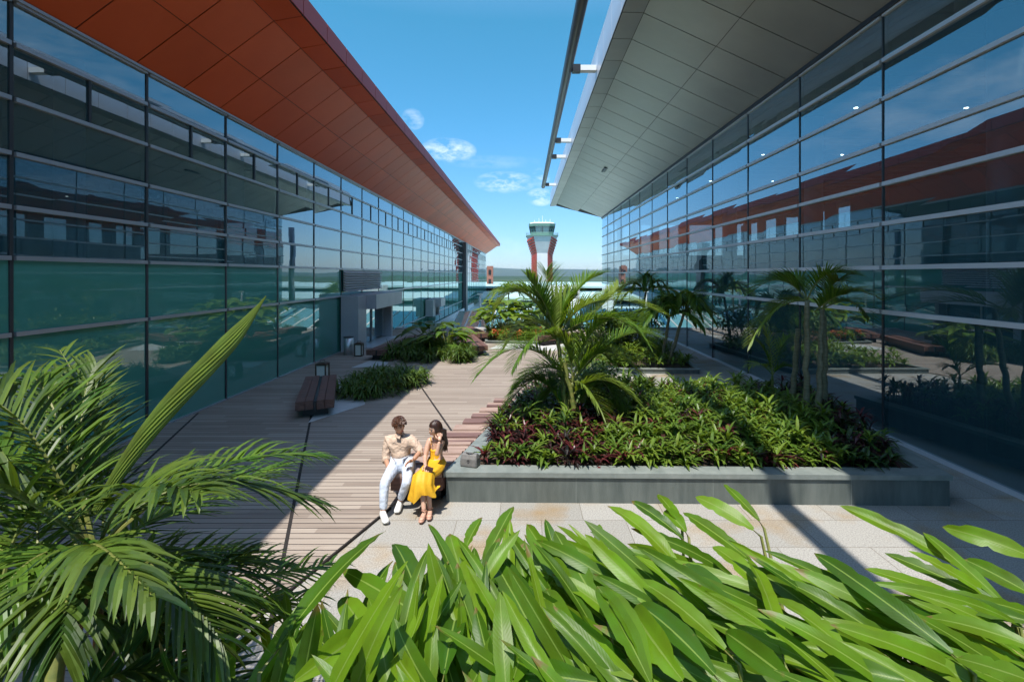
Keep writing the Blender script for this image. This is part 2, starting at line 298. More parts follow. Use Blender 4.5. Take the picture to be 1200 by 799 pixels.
hill('hills', 5200, 52, 26, 4, M['hillf'], -7000, 8000); hill('near_hills', 1500, -2.5, 2.5, 8, M['hill'], -2600, 2600)

# ------------------------------------------------------------------ terminal buildings
def facade(parent, X, sgn, y0, bay, n, rows, glass, trans_m, near, half_row=None, mw=.03, tt=.034):
    """sgn: +1 when the court lies on the +X side of the wall"""
    for k in range(n):
        a = y0+k*bay; bb = a+bay; q = MB()
        q.box(X-sgn*.10, a-mw, 0 if a < 30.5 else -1.4, X+sgn*.02, a+mw, rows[-1])
        for j, z in enumerate(rows):
            t = tt
            q.box(X-sgn*.06, a+.036, z-t, X+sgn*.06, bb-.036, z+t, m=1)
            if half_row is not None and j == half_row: q.box(X-sgn*.05, (a+bb)/2-.025, rows[j]+t+.001, X+sgn*.03, (a+bb)/2+.025, rows[j+1]-t-.001)
        fr = q.build('window', [M['alu_k'], trans_m], parent)
        pm = MB()
        for j in range(len(rows)-1):
            g = glass(j, a)
            pts = [(X,a,rows[j]),(X,bb,rows[j]),(X,bb,rows[j+1]),(X,a,rows[j+1])]
            if j == 0 and a > 30.5: pts[0] = (X,a,-1.35); pts[1] = (X,bb,-1.35)
            if sgn < 0: pts = pts[::-1]
            pts = [(p_[0]+random.uniform(-.004,.004),p_[1],p_[2]) for p_ in pts]
            if k < near:
                p = MB(); p.quad(pts); p.build('pane', g, fr).location = (0,0,0)
            else:
                pm.quad(pts, m=0 if g is not M['teal'] else 1)
        if k >= near: pm.build('pane', [glass(9,a), M['teal']], fr).location = (0,0,0)
def roof(parent, prof, y0, ends, ridge, panel_m, fascia_m, step, seams, ytrim=0):
    """prof: [wall, fold, strip outer, fascia top]; panels hang 2 cm under a dark backing"""
    q = MB(); n = len(prof); pr = prof+ridge; en = ends+[ends[0]]*len(ridge)
    q.loft([[Vector((p[0],y0,p[1])) for p in pr], [Vector((p[0],e,p[1])) for p,e in zip(pr,en)]]); q.build('roof', M['seam'], parent)
    def panels(a, b, ea, eb, nseg, mm, mt, off):
        d = Vector((b[0]-a[0],0,b[1]-a[1])); nrm = Vector((d.z,0,-d.x)).normalized()
        if nrm.dot(off) < 0: nrm = -nrm
        g = .016
        for i in range(nseg):
            t0, t1 = i/nseg, (i+1)/nseg; la = d.length
            p0 = Vector((a[0],0,a[1]))+d*(t0+g/la/nseg*1.0); p1 = Vector((a[0],0,a[1]))+d*(t1-g/la/nseg*1.0)
            e0 = ea+(eb-ea)*t0; e1 = ea+(eb-ea)*t1; y = y0
            while y < max(e0,e1)-.1:
                ya = min(y+step, e0); yb = min(y+step, e1)
                if min(ya,yb) > y+.05:
                    mm.mesh([p0+nrm*.02+Vector((0,y+g,0)), p1+nrm*.02+Vector((0,y+g,0)), p1+nrm*.02+Vector((0,yb-g,0)), p0+nrm*.02+Vector((0,ya-g,0)),
                             p0+nrm*.004+Vector((0,y+g,0)), p1+nrm*.004+Vector((0,y+g,0)), p1+nrm*.004+Vector((0,yb-g,0)), p0+nrm*.004+Vector((0,ya-g,0))],
                            [(0,1,2,3),(0,4,5,1),(1,5,6,2),(2,6,7,3),(3,7,4,0)], random.random(), mt)
                y += step
    s = MB(); panels(prof[0], prof[1], ends[0], ends[1], seams, s, 0, Vector((0,0,-1))); panels(prof[1], prof[2], ends[1], ends[2], 1, s, 0, Vector((0,0,-1)))
    s.build('soffit', panel_m, parent)
    s = MB(); panels(prof[2], prof[3], ends[2], ends[3], 1, s, 0, Vector((-1 if prof[0][0] > 0 else 1,0,0))); s.build('fascia', fascia_m, parent)
LX, RX = -7.98, 7.46
bl = thing('terminal_building', (LX,20,0), 'glass terminal wing under the red sloping soffit, doorway at its foot', 'building')
rowsL = [.02,2.42,3.61,4.40,5.23,6.08,6.93,7.60]
facade(bl, LX, 1, 7.81-2.81*4, 2.81, 38, rowsL, lambda j,a: M['teal'] if j in (0,1) else M['gl_l'], M['alu_l'], 13, half_row=5)
yE = 7.81-2.81*4+38*2.81
roof(bl, [(LX+.02,7.66),(-5.83,9.24),(-5.15,9.36),(-5.15,9.87)], -8, [yE,yE+1.5,yE+1.5,yE+1.5], [(-8,10.2),(-19,10.2),(-19,7.66)], M['red'], M['redf'], 1.405, 2)
q = MB(); q.box(LX-.09,-4,7.605, LX+.10,yE,7.655); q.build('gutter', M['alu_l'], bl)
q = MB(); q.box(-18.6,-8,-1, -18.4,yE,7.6); q.box(-18.4,yE-.3,-1.3, LX-.12,yE-.1,7.6); q.box(-18.4,-7.9,0, LX-.12,-7.7,7.6); q.build('interior_wall', M['dark_in'], bl)
q = MB(); q.box(-18.3,-7,3.3, LX-.35,yE-.4,3.55); q.build('floor_slab', M['floor_in'], bl)
for k in range(14):
    y = 4.2+k*5.62; q = MB(); q.tube([(LX-.9,y,0),(LX-.9,y,7.5)], .24, 14); q.build('column', M['white'], bl, True)
# dark ventilation shaft strip far down the wall
q = MB(); q.box(LX+.08,64.2,-1.3, LX+.5,66.0,7.5); q.build('duct', M['alu'], bl)
# grey entrance vestibules and louvres
def vestibule(y0, ln, dep, hgt):
    q = MB(); x0 = LX+.09; x1 = x0+dep
    q.box(x0,y0,0.03, x1,y0+1.1,hgt); q.box(x0,y0+ln-.25,.03, x1,y0+ln,hgt-.64)
    q.box(x0,y0+1.101,hgt-.62, x1+.45,y0+ln+.3,hgt+.04); q.box(x0,y0+1.101,.031, x1+.3,y0+ln-.251,.07)
    v = q.build('vestibule', M['vest'], bl)
    d = MB(); d.box(x0+.25,y0+1.15,.1, x0+.30,y0+ln-.3,hgt-.63); d.build('door', M['gl_l'], v).location = (0,0,0)
    f = MB()
    for yy in (1.13, 1.13+(ln-1.4)*.5, ln-.35): f.box(x0+.2,y0+yy,.1, x0+.36,y0+yy+.09,hgt-.63)
    f.build('door_frame', M['alu_l'], v).location = (0,0,0)
    return v
vestibule(21.6, 5.6, .75, 2.42); vestibule(40, 3.0, .6, 1.35)
for k in range(2):
    q = MB(); a = 7.81+2.81*(5+k)
    for i in range(8):
        z = 2.64+i*.112; q.mesh([Vector(p) for p in ((LX+.09,a+.05,z+.06),(LX+.2,a+.05,z),(LX+.2,a+2.76,z),(LX+.09,a+2.76,z+.06),(LX+.09,a+.05,z+.075),(LX+.21,a+.05,z+.015),(LX+.21,a+2.76,z+.015),(LX+.09,a+2.76,z+.075))], [(0,1,2,3),(4,7,6,5),(1,5,6,2),(0,4,5,1),(3,2,6,7)])
    q.box(LX+.08,a+.03,2.6, LX+.095,a+2.78,3.56, m=1); q.build('louvre', [M['alu_b'], M['alu']], bl)

rb = thing('terminal_building', (RX,20,0), 'glass terminal wing under the wide warm grey metal soffit', 'building')
rowsR = [.02,2.58,3.5,4.41,5.23,6.06,6.99,7.79,8.74]
facade(rb, RX, -1, 10.48-3.17*5, 3.17, 17, rowsR, lambda j,a: M['gl_r'], M['alu_b'], 12, mw=.018, tt=.042)
yR = 10.48-3.17*5+17*3.17
roof(rb, [(RX-.02,8.85),(3.36,10.74),(2.74,10.76),(2.74,12.0)], -8, [yR,yR+5.5,yR+6,yR+5], [(4,12.4),(26,12.4),(26,8.85)], M['grey_p'], M['lilac'], 1.585, 2)
q = MB(); q.box(RX-.1,-4,8.745, RX+.1,yR,8.85); q.build('gutter', M['black'], rb)
q = MB(); q.box(21,-7.5,0, 21.2,yR-.1,6.4); q.box(21,-7.5,8.1, 21.2,yR-.1,8.84); q.box(21,-7.5,6.41, 21.2,32.5,8.09)
for k in range(5): q.box(21.0,34+k*3.4,6.401, 21.2,35.3+k*3.4,8.099)
q.box(RX+.2,-7.9,0, 21,-7.6,8.8); q.box(RX+.2,yR-.3,0, 20.9,yR-.1,5.2); q.build('interior_wall', M['dark_in'], rb)
q = MB(); q.box(RX+.13,-7.4,.005, 20.9,yR-.4,.02); q.build('interior_floor', M['floor_in'], rb)
q = MB(); q.box(RX+.15,-7.4,8.5, 20.9,yR-.4,8.6)
for k in range(60): q.box(RX+.6,-7+k*.95,8.2, 20.8,-6.7+k*.95,8.49)
q.build('ceiling', M['wood_in'], rb)
q = MB(); q.box(13,-7.3,3.2, 20.9,yR-.5,3.45); q.box(13.0,-7.3,.03, 13.15,yR-.5,3.19); q.build('mezzanine', M['dark_in'], rb)
for k in range(6):   # long low desks inside the wing
    y = 5+k*5.2; q = MB(); q.box(9.9,y,.021, 10.7,y+2.6,1.0); q.box(9.8,y-.05,1.001, 10.85,y+2.65,1.06, m=1); q.build('counter', [M['vest'],M['alu']], rb)
for k in range(9):
    y = 3.0+k*6.34; q = MB(); q.tube([(RX+1.5,y,0.02),(RX+1.5,y,8.2)], .3, 14); q.build('column', M['alu_l'], rb, True)
M['lamp'] = mat('lit_downlight', (1,1,1)); pb = M['lamp'].node_tree.nodes['Principled BSDF']; pb.inputs['Emission Color'].default_value = (1,.93,.8,1); pb.inputs['Emission Strength'].default_value = 6
for i in range(5):
    for j in range(2):
        q = MB(); q.tube([(9.6+j*3.2,8.9+i*5.7,8.17),(9.6+j*3.2,8.9+i*5.7,8.19)], .055, 10); q.build('downlight', M['lamp'], rb)
rail = MB(); rail.tube([(1.63,-8,11.15),(1.63,44.6,11.15)], .175, 16); ro = rail.build('gutter_pipe', M['alu'], rb, True)
for y in (6,12.8,19.1,29.3,33.3,43.6):
    q = MB(); q.box(1.80,y-.14,11.05, 2.70,y+.14,11.25); q.box(1.80,y-.15,11.02,2.1,y+.15,11.28, m=1); q.build('bracket', [M['white'], M['black']], rb)
q = MB(); q.box(4.9,31.0,9.9, 5.9,32.2,9.96, Matrix.Translation((0,0,0))); q.build('hatch', M['alu'], rb)

# ------------------------------------------------------------------ control tower, far buildings
tw = thing('control_tower', (6.8,200,-8), 'white and red airport control tower with a green glazed cab', 'tower')
def octr(c, hw, cut, z):   # square of half width hw with chamfers
    a = hw-cut; return [Vector((c[0]+x, c[1]+y, z)) for x,y in ((-a,-hw),(a,-hw),(hw,-a),(hw,a),(a,hw),(-a,hw),(-hw,a),(-hw,-a))]
C = (6.8,200)
M['tw'] = vary(mat('tower_white', (.72,.72,.72), .6), .4, (.64,.65,.66), (.76,.76,.76)); M['twr'] = mat('tower_red', (.50,.07,.05), .55); M['twg'] = mat('tower_green', (.16,.30,.24), .5)
q = MB(); q.loft([octr(C,4.0,2.0,-8), octr(C,4.0,2.0,11.8), octr(C,6.0,2.6,18.4)]); q.build('shaft', M['tw'], tw)
for sx in (-1,1):
    for sy in (-1,1):
        q = MB()
        for i in range(25):
            z = -6+i*.98; hw = 4.0 if z < 11.8 else 4+(z-11.8)/6.6*2.0; ct = 2.0 if z < 11.8 else 2+(z-11.8)/6.6*.6
            a = Vector((C[0]+sx*(hw-ct+.1), C[1]+sy*(hw+.05), z)); b2 = Vector((C[0]+sx*(hw+.05), C[1]+sy*(hw-ct+.1), z)); o = Vector((sx*.14,sy*.14,0)); zz = Vector((0,0,.66)); dz = Vector((0,0,-1.3))
            q.mesh([a,b2+dz,b2+dz+zz,a+zz,a+o,b2+o+dz,b2+dz+zz+o,a+zz+o], [(0,1,2,3),(4,7,6,5),(0,4,5,1),(3,2,6,7),(0,3,7,4),(1,5,6,2)])
        q.build('red_louvre', M['twr'], tw)
q = MB(); q.loft([octr(C,6.3,2.7,18.4), octr(C,6.3,2.7,18.75)]); q.build('balcony', M['twg'], tw)
q = MB()
for rr in (19.2,19.7):
    r8 = octr(C,6.2,2.6,rr); q.tube(r8+[r8[0]], .06, 5)
for p in octr(C,6.2,2.6,18.75): q.tube([p,p+Vector((0,0,1))], .07, 5)
q.build('railing', M['twg'], tw)
q = MB(); q.loft([octr(C,4.4,1.9,18.75), octr(C,4.5,1.9,19.9)]); q.build('cab_base', M['twg'], tw)
M['cabgl'] = glassmat('cab_glass', (.25,.4,.4), .12)
q = MB(); q.loft([octr(C,4.5,1.9,19.91), octr(C,4.95,2.1,22.2)], cap=False); q.build('cab_window', M['cabgl'], tw)
q = MB(); A = octr(C,4.5,1.9,19.9); B = octr(C,4.95,2.1,22.2)
for i in range(8):
    for t in (0,.5):
        q.tube([A[i].lerp(A[(i+1)%8],t), B[i].lerp(B[(i+1)%8],t)], .13, 5)
q.tube([(C[0],C[1],19),(C[0],C[1],22.2)], .7, 8); q.build('cab_mullion', M['black'], tw)
q = MB(); q.loft([octr(C,5.1,2.1,22.21), octr(C,5.25,2.2,23.3)]); q.build('cab_roof_band', M['twg'], tw)
q = MB(); q.loft([octr(C,4.9,2.0,23.31), octr(C,4.4,1.8,23.75)]); q.build('cab_roof', M['white'], tw)
q = MB()
for dx,h in ((-3,1.2),(-1.2,2),(.2,3),(1.5,1.4),(3.2,1.6)): q.tube([(C[0]+dx,C[1]-1,23.7),(C[0]+dx,C[1]-1,23.7+h)], .07, 5)
q.build('antenna', M['white'], tw)

M['rteal'] = vary(mat('pale_teal_roof', (.42,.6,.56), .5), .3, (.38,.56,.52), (.5,.66,.62)); M['rwhite'] = mat('white_roof', (.62,.68,.66), .4); M['tglass'] = glassmat('teal_roof_glass', None, .18, body=(.22,.46,.42))
def longroof(label, x0,x1,y0,y1,z, m, col):
    t = thing('pier_building', ((x0+x1)/2,y0,-8), label, 'building')
    q = MB(); q.box(x0+.5,y0+.8,-8, x1-.5,y1-.8,z-1.6); q.build('wall', M['rwhite'], t)
    q = MB()
    for k in range(12): q.box(x0+1+k*(x1-x0-2)/12,y0+.70,z-3.4, x0+1+(k+.8)*(x1-x0-2)/12,y0+.78,z-2.2)
    q.build('window_band', M['tglass'], t)
    q = MB(); q.loft([[Vector((x0,y0,z-1.0)),Vector((x1,y0,z-1.0)),Vector((x1,y0,z-.6)),Vector((x0,y0,z-.6))], [Vector((x0,(y0+y1)/2,z-1.0)),Vector((x1,(y0+y1)/2,z-1.0)),Vector((x1,(y0+y1)/2,z)),Vector((x0,(y0+y1)/2,z))],[Vector((x0,y1,z-1.0)),Vector((x1,y1,z-1.0)),Vector((x1,y1,z-.6)),Vector((x0,y1,z-.6))]]); q.build('roof', m, t)
longroof('long low pier building with a pale green roof beyond the terrace', -60,90,108,150,1.5, M['rteal'], 0)
longroof('lower block in front of the long pale green pier roof', -7.2,60,78,100,.35, M['rteal'], 0)
# lower glazed roofs just beyond the terrace
lr = thing('lower_roof', (0,32,-1.4), 'flat teal lower roof with a sloping glazed skylight beyond the terrace kerb', 'roof')
q = MB(); q.box(LX+.11,31.02,-1.8, RX-.1,76,-1.4); q.build('roof_deck', M['rteal'], lr)
q = MB(); q.box(LX+.12,32,-1.39, LX+.3,76,-.9); q.build('gutter_upstand', M['white'], lr)
def skylight(x0,x1,y0,y1,h,lab):
    t = thing('skylight', ((x0+x1)/2,y0,-1.4), lab, 'skylight'); q = MB(); ym = (y0+y1)/2; g = MB()
    n = 5
    for i in range(n):
        a = x0+(x1-x0)*i/n+.05; b2 = x0+(x1-x0)*(i+1)/n-.05
        g.quad([(a,y0,-1.2),(b2,y0,-1.2),(b2,ym,-1.2+h),(a,ym,-1.2+h)]); g.quad([(a,ym,-1.2+h),(b2,ym,-1.2+h),(b2,y1,-1.2),(a,y1,-1.2)])
    g.build('glazing', M['tglass'], t)
    for i in range(n+1):
        a = x0+(x1-x0)*i/n; q.tube([(a,y0,-1.2),(a,ym,-1.2+h),(a,y1,-1.2)], .06, 5)
    q.box(x0-.1,y0-.2,-1.39, x1+.1,y0,-1.1); q.box(x0-.1,y1,-1.39, x1+.1,y1+.2,-1.1); q.build('frame', M['white'], t)
skylight(-6.3,-.4,42,54,1.1,'left of two glazed teal skylights beyond the planting'); skylight(.6,7.0,36,52,1.6,'right of two glazed teal skylights, beside the far end of the grey wing')
ph = thing('plant_room', (5.5,66,-1.4), 'small white rooftop hut with two square windows beyond the palms', 'hut')
q = MB(); q.box(3.2,66,-1.39, 9.0-1.8,70,1.9); q.build('wall', M['white'], ph)
for x in (5.7,6.4): q = MB(); q.box(x,65.95,.7,x+.5,65.99,1.3); q.build('window', M['black'], ph)
rt = thing('stair_tower', (-7.5,118,-8), 'small red brick tower past the far end of the red roofed wing', 'tower')
q = MB(); q.box(-8.9,118,-8, -7.5,120,5.4); q.build('wall', vary(mat('brick', (.30,.11,.08), .8), 2, (.25,.09,.06), (.36,.15,.11)), rt)
for z in (1.2,3.4): q = MB(); q.box(-8.5,117.9,z,-7.9,117.98,z+1.1); q.build('window', M['black'], rt)
for i,x in enumerate((-3.9,2.9)):
    lp = thing('lamp_post', (x,44+i*6,-1.4), ('white post standing left of the central palm, beyond the terrace','white post standing right of the control tower foot')[i], 'post')
    q = MB(); q.tube([(x,44+i*6,-1.4),(x,44+i*6,1.6)], .09, 8); q.build('pole', M['white'], lp, True)
    q = MB(); q.box(x-.25,43.9+i*6,1.6,x+.25,44.1+i*6,1.72); q.build('lamp_head', M['white'], lp)

# ------------------------------------------------------------------ planters
def planter(label, poly, h, capw, cap_t, m, lip=.03):
    base = Vector((sum(p[0] for p in poly)/len(poly), sum(p[1] for p in poly)/len(poly), 0))
    t = thing('stone_planter', base, label, 'planter'); n = len(poly); Pv = [Vector((p[0],p[1],0)) for p in poly]
    def inset(d):
        out = []
        for i in range(n):
            a = (Pv[i]-Pv[i-1]).normalized(); b = (Pv[(i+1)%n]-Pv[i]).normalized()
            na = Vector((-a.y,a.x,0)); nb = Vector((-b.y,b.x,0)); bis = (na+nb).normalized(); out.append(Pv[i]+bis*d/max(.3,bis.dot(na)))
        return out
    def ring(o, i, z0, z1, nm, mm):
        q = MB()
        for k in range(n):
            j = (k+1)%n; z0v = Vector((0,0,z0)); z1v = Vector((0,0,z1))
            q.quad([o[k]+z0v,o[j]+z0v,o[j]+z1v,o[k]+z1v]); q.quad([o[k]+z1v,o[j]+z1v,i[j]+z1v,i[k]+z1v]); q.quad([i[j]+z0v,i[k]+z0v,i[k]+z1v,i[j]+z1v]); q.quad([o[j]+z0v,o[k]+z0v,i[k]+z0v,i[j]+z0v])
        return q.build(nm, mm, t)
    ring(inset(0), inset(capw*.8), 0, h-cap_t-.001, 'wall', m); ring(inset(-lip), inset(capw), h-cap_t, h, 'coping', M['cope'])
    q = MB(); q.quad([p+Vector((0,0,h-.06)) for p in inset(capw*.7)]); q.build('soil', M['soil'], t)
    return inset(capw+.02)
M['cope'] = vary(mat('granite_coping', (.20,.225,.21), .5), 4, (.16,.185,.172), (.26,.285,.265), bump=.2, bscale=80)
pl1 = [(-1.16,7.43),(6.16,7.30),(6.95,12.1),(2.2,12.3),(-.05,12.3)]
in1c = planter('large low green grey granite planter beside the seated couple', pl1, .45, .27, .07, M['granite'])
in1 = in1c
# joints in the planter front
q = MB()
for x in (.75,2.75,4.75):
    yf = 7.43-(x+1.16)*.13/7.32; q.box(x,yf-.002,.004,x+.007,yf+.05,.375)
jo = q.build('panel_joint', M['cope'], [o for o in bpy.data.objects if o.name.startswith('stone_planter')][0])
in2 = planter('low dark edged planter of yellow green plants at the foot of the slim palms', [(1.1,17.2),(5.9,17.0),(6.3,23.5),(2.2,24.5)], .18, .12, .04, M['granite'])
in3 = planter('far low planter of shrubs and orange flowers between red timber benches', [(-1.9,24.4),(1.4,24.0),(2.0,29.6),(-2.4,29.8)], .16, .1, .04, M['granite'])

# ------------------------------------------------------------------ leaves
RND = random.Random(7)
def blade(q, base, d, ln, wd, droop, fold=.25, seg=4, a=None, side=None, prof=None, twist=0.0, m=0):
    """one leaf: a folded strip that starts at base along d and bends down"""
    d = Vector(d).normalized(); up = Vector((0,0,1)); s = side or d.cross(up)
    if s.length < .05: s = Vector((1,0,0))
    s = s.normalized(); p = Vector(base); V = []; uv = []; a = RND.random() if a is None else a; st = ln/seg
    for i in range(seg+1):
        t = i/seg; wv = wd*(prof(t) if prof else math.sin(math.pi*min(.97,.12+.85*t**.8)))*.5
        nrm = s.cross(d).normalized()
        if nrm.z < 0 and abs(d.z) < .95: nrm = -nrm
        ss = Matrix.Rotation(twist*t, 3, d) @ s; nn = Matrix.Rotation(twist*t, 3, d) @ nrm
        V += [p-ss*wv+nn*wv*fold, p, p+ss*wv+nn*wv*fold]; uv += [(0,t),(.5,t),(1,t)]
        p = p+d*st; d = (d+Vector((0,0,-droop/seg))).normalized()
    Fc = []
    for i in range(seg): k = 3*i; Fc += [(k,k+1,k+4,k+3),(k+1,k+2,k+5,k+4)]
    q.mesh(V, Fc, a, m, uv)
def bez(a,b,c,t): return a*(1-t)**2+b*2*t*(1-t)+c*t*t
def frond(a, b, c, nl, ll, wd, parent, m, rad=.012, droop=.7, stiff=.75, seed=0, lift=.25, start=.12, stem=None, dense=3, jit=.1):
    """pinnate palm leaf along the arc a-b-c"""
    r = random.Random(seed); q = MB(); pts = [bez(a,b,c,i/12) for i in range(13)]
    q.tube(pts, [rad*(1-.8*i/12) for i in range(13)], 5, m=1)
    for i in range(nl):
        t = start+(1-start)*(i+.5)/nl; p = bez(a,b,c,t); tg = (bez(a,b,c,min(1,t+.02))-bez(a,b,c,t-.02)).normalized()
        sd = tg.cross(Vector((0,0,1)))
        if sd.length < .15: sd = tg.cross(Vector((0,1,.2)))
        sd.normalize(); up = sd.cross(tg).normalized(); k = ll*(.45+.75*math.sin(math.pi*min(1,(.12+t*.86)))**.8)*r.uniform(.85,1.1)
        for sg in (-1,1):
            d = tg*(stiff+.5*t+r.uniform(-jit,jit))+sd*sg*(1.0-.35*t)+up*(lift+r.uniform(-jit,jit*1.2))
            blade(q, p, d, k*r.uniform(.9,1.08), wd, droop*r.uniform(.6,1.4), .3, dense, a=r.random(), prof=lambda u: (.35+.65*math.sin(math.pi*min(1,.2+.5*u)))*(1-u**3)+.02)
    return q.build('frond', [m, stem or M['gstem']], parent)
def spear(a, b, wd, parent, m, seed=0):
    """unopened palm leaf: a tall pleated bundle"""
    q = MB(); ax = (b-a).normalized(); u = ax.cross(Vector((0,1,0))).normalized(); v = ax.cross(u); n = 36; K = 22; rings = []
    for i in range(K+1):
        t = i/K; w2 = wd*(.42+.75*math.sin(math.pi*min(1,.05+.80*t))**1.2)*(1 if t < .8 else max(.04,(1-t)/.2)**.8)*.5; c = a.lerp(b,t)+u*.03*math.sin(t*5)
        rings.append([c+u*w2*math.cos(k*2*math.pi/n+t*2.4)*(1.0 if k%2 else .80)+v*w2*.55*math.sin(k*2*math.pi/n+t*2.4)*(1.0 if k%2 else .80) for k in range(n)])
    q.loft(rings, a=.8); return q.build('spear_leaf', m, parent)
def palm(label, base, stems, fronds, Y, ll, wd, nl, rad, tr=.05, trunk_m=None, seed=0, spears=(), droop=.8, group=None, name='areca_palm', lift=.25, dense=3, ywob=.5):
    t = thing(name, base, label, 'palm', group); rr = random.Random(seed)
    for (b0, hub) in stems:
        q = MB(); n = 14; pts = [bez(b0, (b0+hub)/2+Vector((rr.uniform(-.05,.05),0,0)), hub, i/n) for i in range(n+1)]; q.tube(pts, [tr*(1.15-.35*i/n)*(1.06 if i%2 else .97) for i in range(n+1)], 9, a=.5); q.build('trunk', trunk_m or M['trunk'], t, True)
    for i, (a,b,c) in enumerate(fronds):
        dy = rr.uniform(-ywob,ywob); Yc = Y if isinstance(Y,(int,float)) else Y[i]
        A = P(*a, Yc) if len(a) == 2 else P(*a); B = P(b[0],b[1],Yc+dy*.6) if len(b) == 2 else P(*b); Cc = P(c[0],c[1],Yc+dy) if len(c) == 2 else P(*c)
        frond(A,B,Cc, nl, ll*rr.uniform(.85,1.1), wd, t, M['palm'] if rr.random() < .7 else M['palm_y'], rad, droop, seed=seed*50+i, lift=lift, dense=dense)
    for (a,b,wdt) in spears: spear(a, b, wdt, t, M['palm_y'])
    return t
# tall clump in the middle of the large planter
h1 = (653,395); h2 = (671,448)
fl = [(h1,(605,300),(577,372)), (h1,(632,322),(590,345)), (h1,(640,340),(640,318)), (h1,(668,330),(705,322)), (h1,(688,325),(772,366)), (h1,(720,345),(757,402)), (h1,(620,355),(590,410)), (h1,(700,370),(725,335)), (h1,(640,350),(618,325)),
      (h2,(612,372),(560,440)), (h2,(622,420),(585,492)), (h2,(700,380),(752,440)), (h2,(728,372),(770,395)), (h2,(640,410),(605,455)), (h2,(715,420),(730,505)), (h2,(668,385),(640,400)), (h2,(690,440),(716,512)), (h2,(655,430),(628,490)), (h2,(700,400),(712,420)), ((664,490),(640,430),(612,450)), ((668,492),(690,430),(728,455)), ((664,495),(630,470),(600,500)), (h1,(628,375),(602,430)), (h1,(685,365),(722,420)), (h1,(660,345),(672,350)), (h2,(690,360),(740,375)),((666,470),(700,420),(745,470))]
cp = palm('tall bushy areca palm clump rising from the middle of the large granite planter', P(667,505,9.6), [(P(668,508,9.6),P(*h1,9.5)),(P(662,506,9.7),P(*h2,9.5)),(P(680,508,9.8),P(688,440,9.7)),(P(676,500,9.4),P(660,420,9.4))], fl, 9.5, .50, .026, 54, .016, .045, M['gstem'], 3, lift=.42, droop=.6, ywob=1.0)
q = MB(); 
for i in range(9): blade(q, P(652,398,9.5), P(652+(i-4)*5.5,330,9.4+.06*i)-P(652,398,9.5), 1.15, .12, .25, .15, 6, a=.6+.3*RND.random())
q.build('young_leaf', M['palm_y'], cp)
# three stemmed palm by the right glass wall
hubs = [P(946,352,9.6),P(964,362,9.8),P(955,380,10.0)]
fl = [((946,352),(915,310),(882,342)), ((946,352),(940,318),(905,328)), ((946,352),(960,310),(1000,322)), ((964,362),(990,325),(1035,352)), ((964,362),(1000,340),(1018,372)), ((946,352),(905,350),(880,402)), ((964,362),(975,325),(985,330)), ((946,352),(920,345),(902,372)), ((955,365),(975,345),(992,345))]
palm('slender areca palm with three ringed stems beside the right glass wall', P(952,492,9.9), [(P(944,492,9.6),hubs[0]),(P(958,498,9.6),hubs[1]),(P(966,490,9.9),P(966,370,10)), (P(928,480,10.4),P(935,385,10.3))], fl, 9.7, .46, .032, 36, .016, .052, None, 5, droop=.55, lift=.42, ywob=.8)
fl = [((905,440),(900,405),(880,395)), ((905,440),(905,400),(892,380)), ((905,440),(912,405),(925,395)), ((905,440),(893,420),(878,430)), ((905,440),(915,425),(927,430))]
palm('small young palm just left of the three stemmed palm', P(905,475,11), [(P(906,478,11),P(905,440,11))], fl, 11, .3, .03, 18, .01, .03, M['gstem'], 6, ywob=.4)
# slim palms in the second planter
def slim(label, x, yb, hub, Y, sd, sc=1.0):
    r = random.Random(sd); hx, hy = hub; fl = []
    for k in range(10):
        an = R(200-k*24+r.uniform(-10,10)); ln = r.uniform(32,50)*sc
        fl.append((hub,(hx+math.cos(an)*ln*.7, hy-abs(math.sin(an))*ln*.9-12*sc),(hx+math.cos(an)*ln*1.15, hy-math.sin(an)*ln*.45+12*sc)))
    palm(label, P(x,yb,Y), [(P(x,yb,Y),P(hx,hy,Y))], fl, Y, .6, .07, 22, .018, .06, None, sd, ywob=1.6, droop=.9)
slim('slim palm with a leaning pale stem, right one in the second planter', 783, 428, (802,366), 18.2, 21, .95)
slim('slim palm with a bright green crown, left one in the second planter', 776, 424, (784,372), 18.6, 22, .85)
slim('farther palm behind the slim pair, close to the right glass wall', 748, 402, (757,342), 23.5, 23, .75)
slim('small far palm standing left of the control tower foot', 596, 366, (596,345), 31.0+8, 24, .45)

# ------------------------------------------------------------------ ground cover
def inside(poly, x, y):
    c = False; n = len(poly)
    for i in range(n):
        a, b = poly[i], poly[(i+1)%n]
        if (a[1] > y) != (b[1] > y) and x < (b[0]-a[0])*(y-a[1])/(b[1]-a[1])+a[0]: c = not c
    return c
def rosettes(q, poly, n, z, ln, wd, h, seed, cond=None, seg=3, nl=11, droop=1.4, amin=0, amax=1, bed=None):
    r = random.Random(seed); xs = [p[0] for p in poly]; ys = [p[1] for p in poly]; k = 0; tries = 0
    while k < n and tries < n*30:
        tries += 1; x = r.uniform(min(xs),max(xs)); y = r.uniform(min(ys),max(ys))
        if not inside(poly,x,y): continue
        if cond and not cond(x,y,r): continue
        k += 1; zz = z+h*(.35+.6*r.random()+(.35 if r.random() < .12 else 0))*(bed(x,y) if bed else 1); base = Vector((x,y,zz)); tone = r.uniform(amin,amax)
        q.tube([(x,y,z-.05),base], .008, 4, a=.2)
        for i in range(nl):
            an = i*2.4+r.uniform(-.4,.4); el = r.uniform(.15,1.15); d = Vector((math.cos(an)*math.cos(el),math.sin(an)*math.cos(el),math.sin(el)))
            blade(q, base-Vector((0,0,r.uniform(0,.12)*h*2)), d, ln*r.uniform(.65,1.15), wd*r.uniform(.8,1.2), droop*r.uniform(.6,1.3), .25, seg, a=min(1,max(0,tone+r.uniform(-.3,.3))))
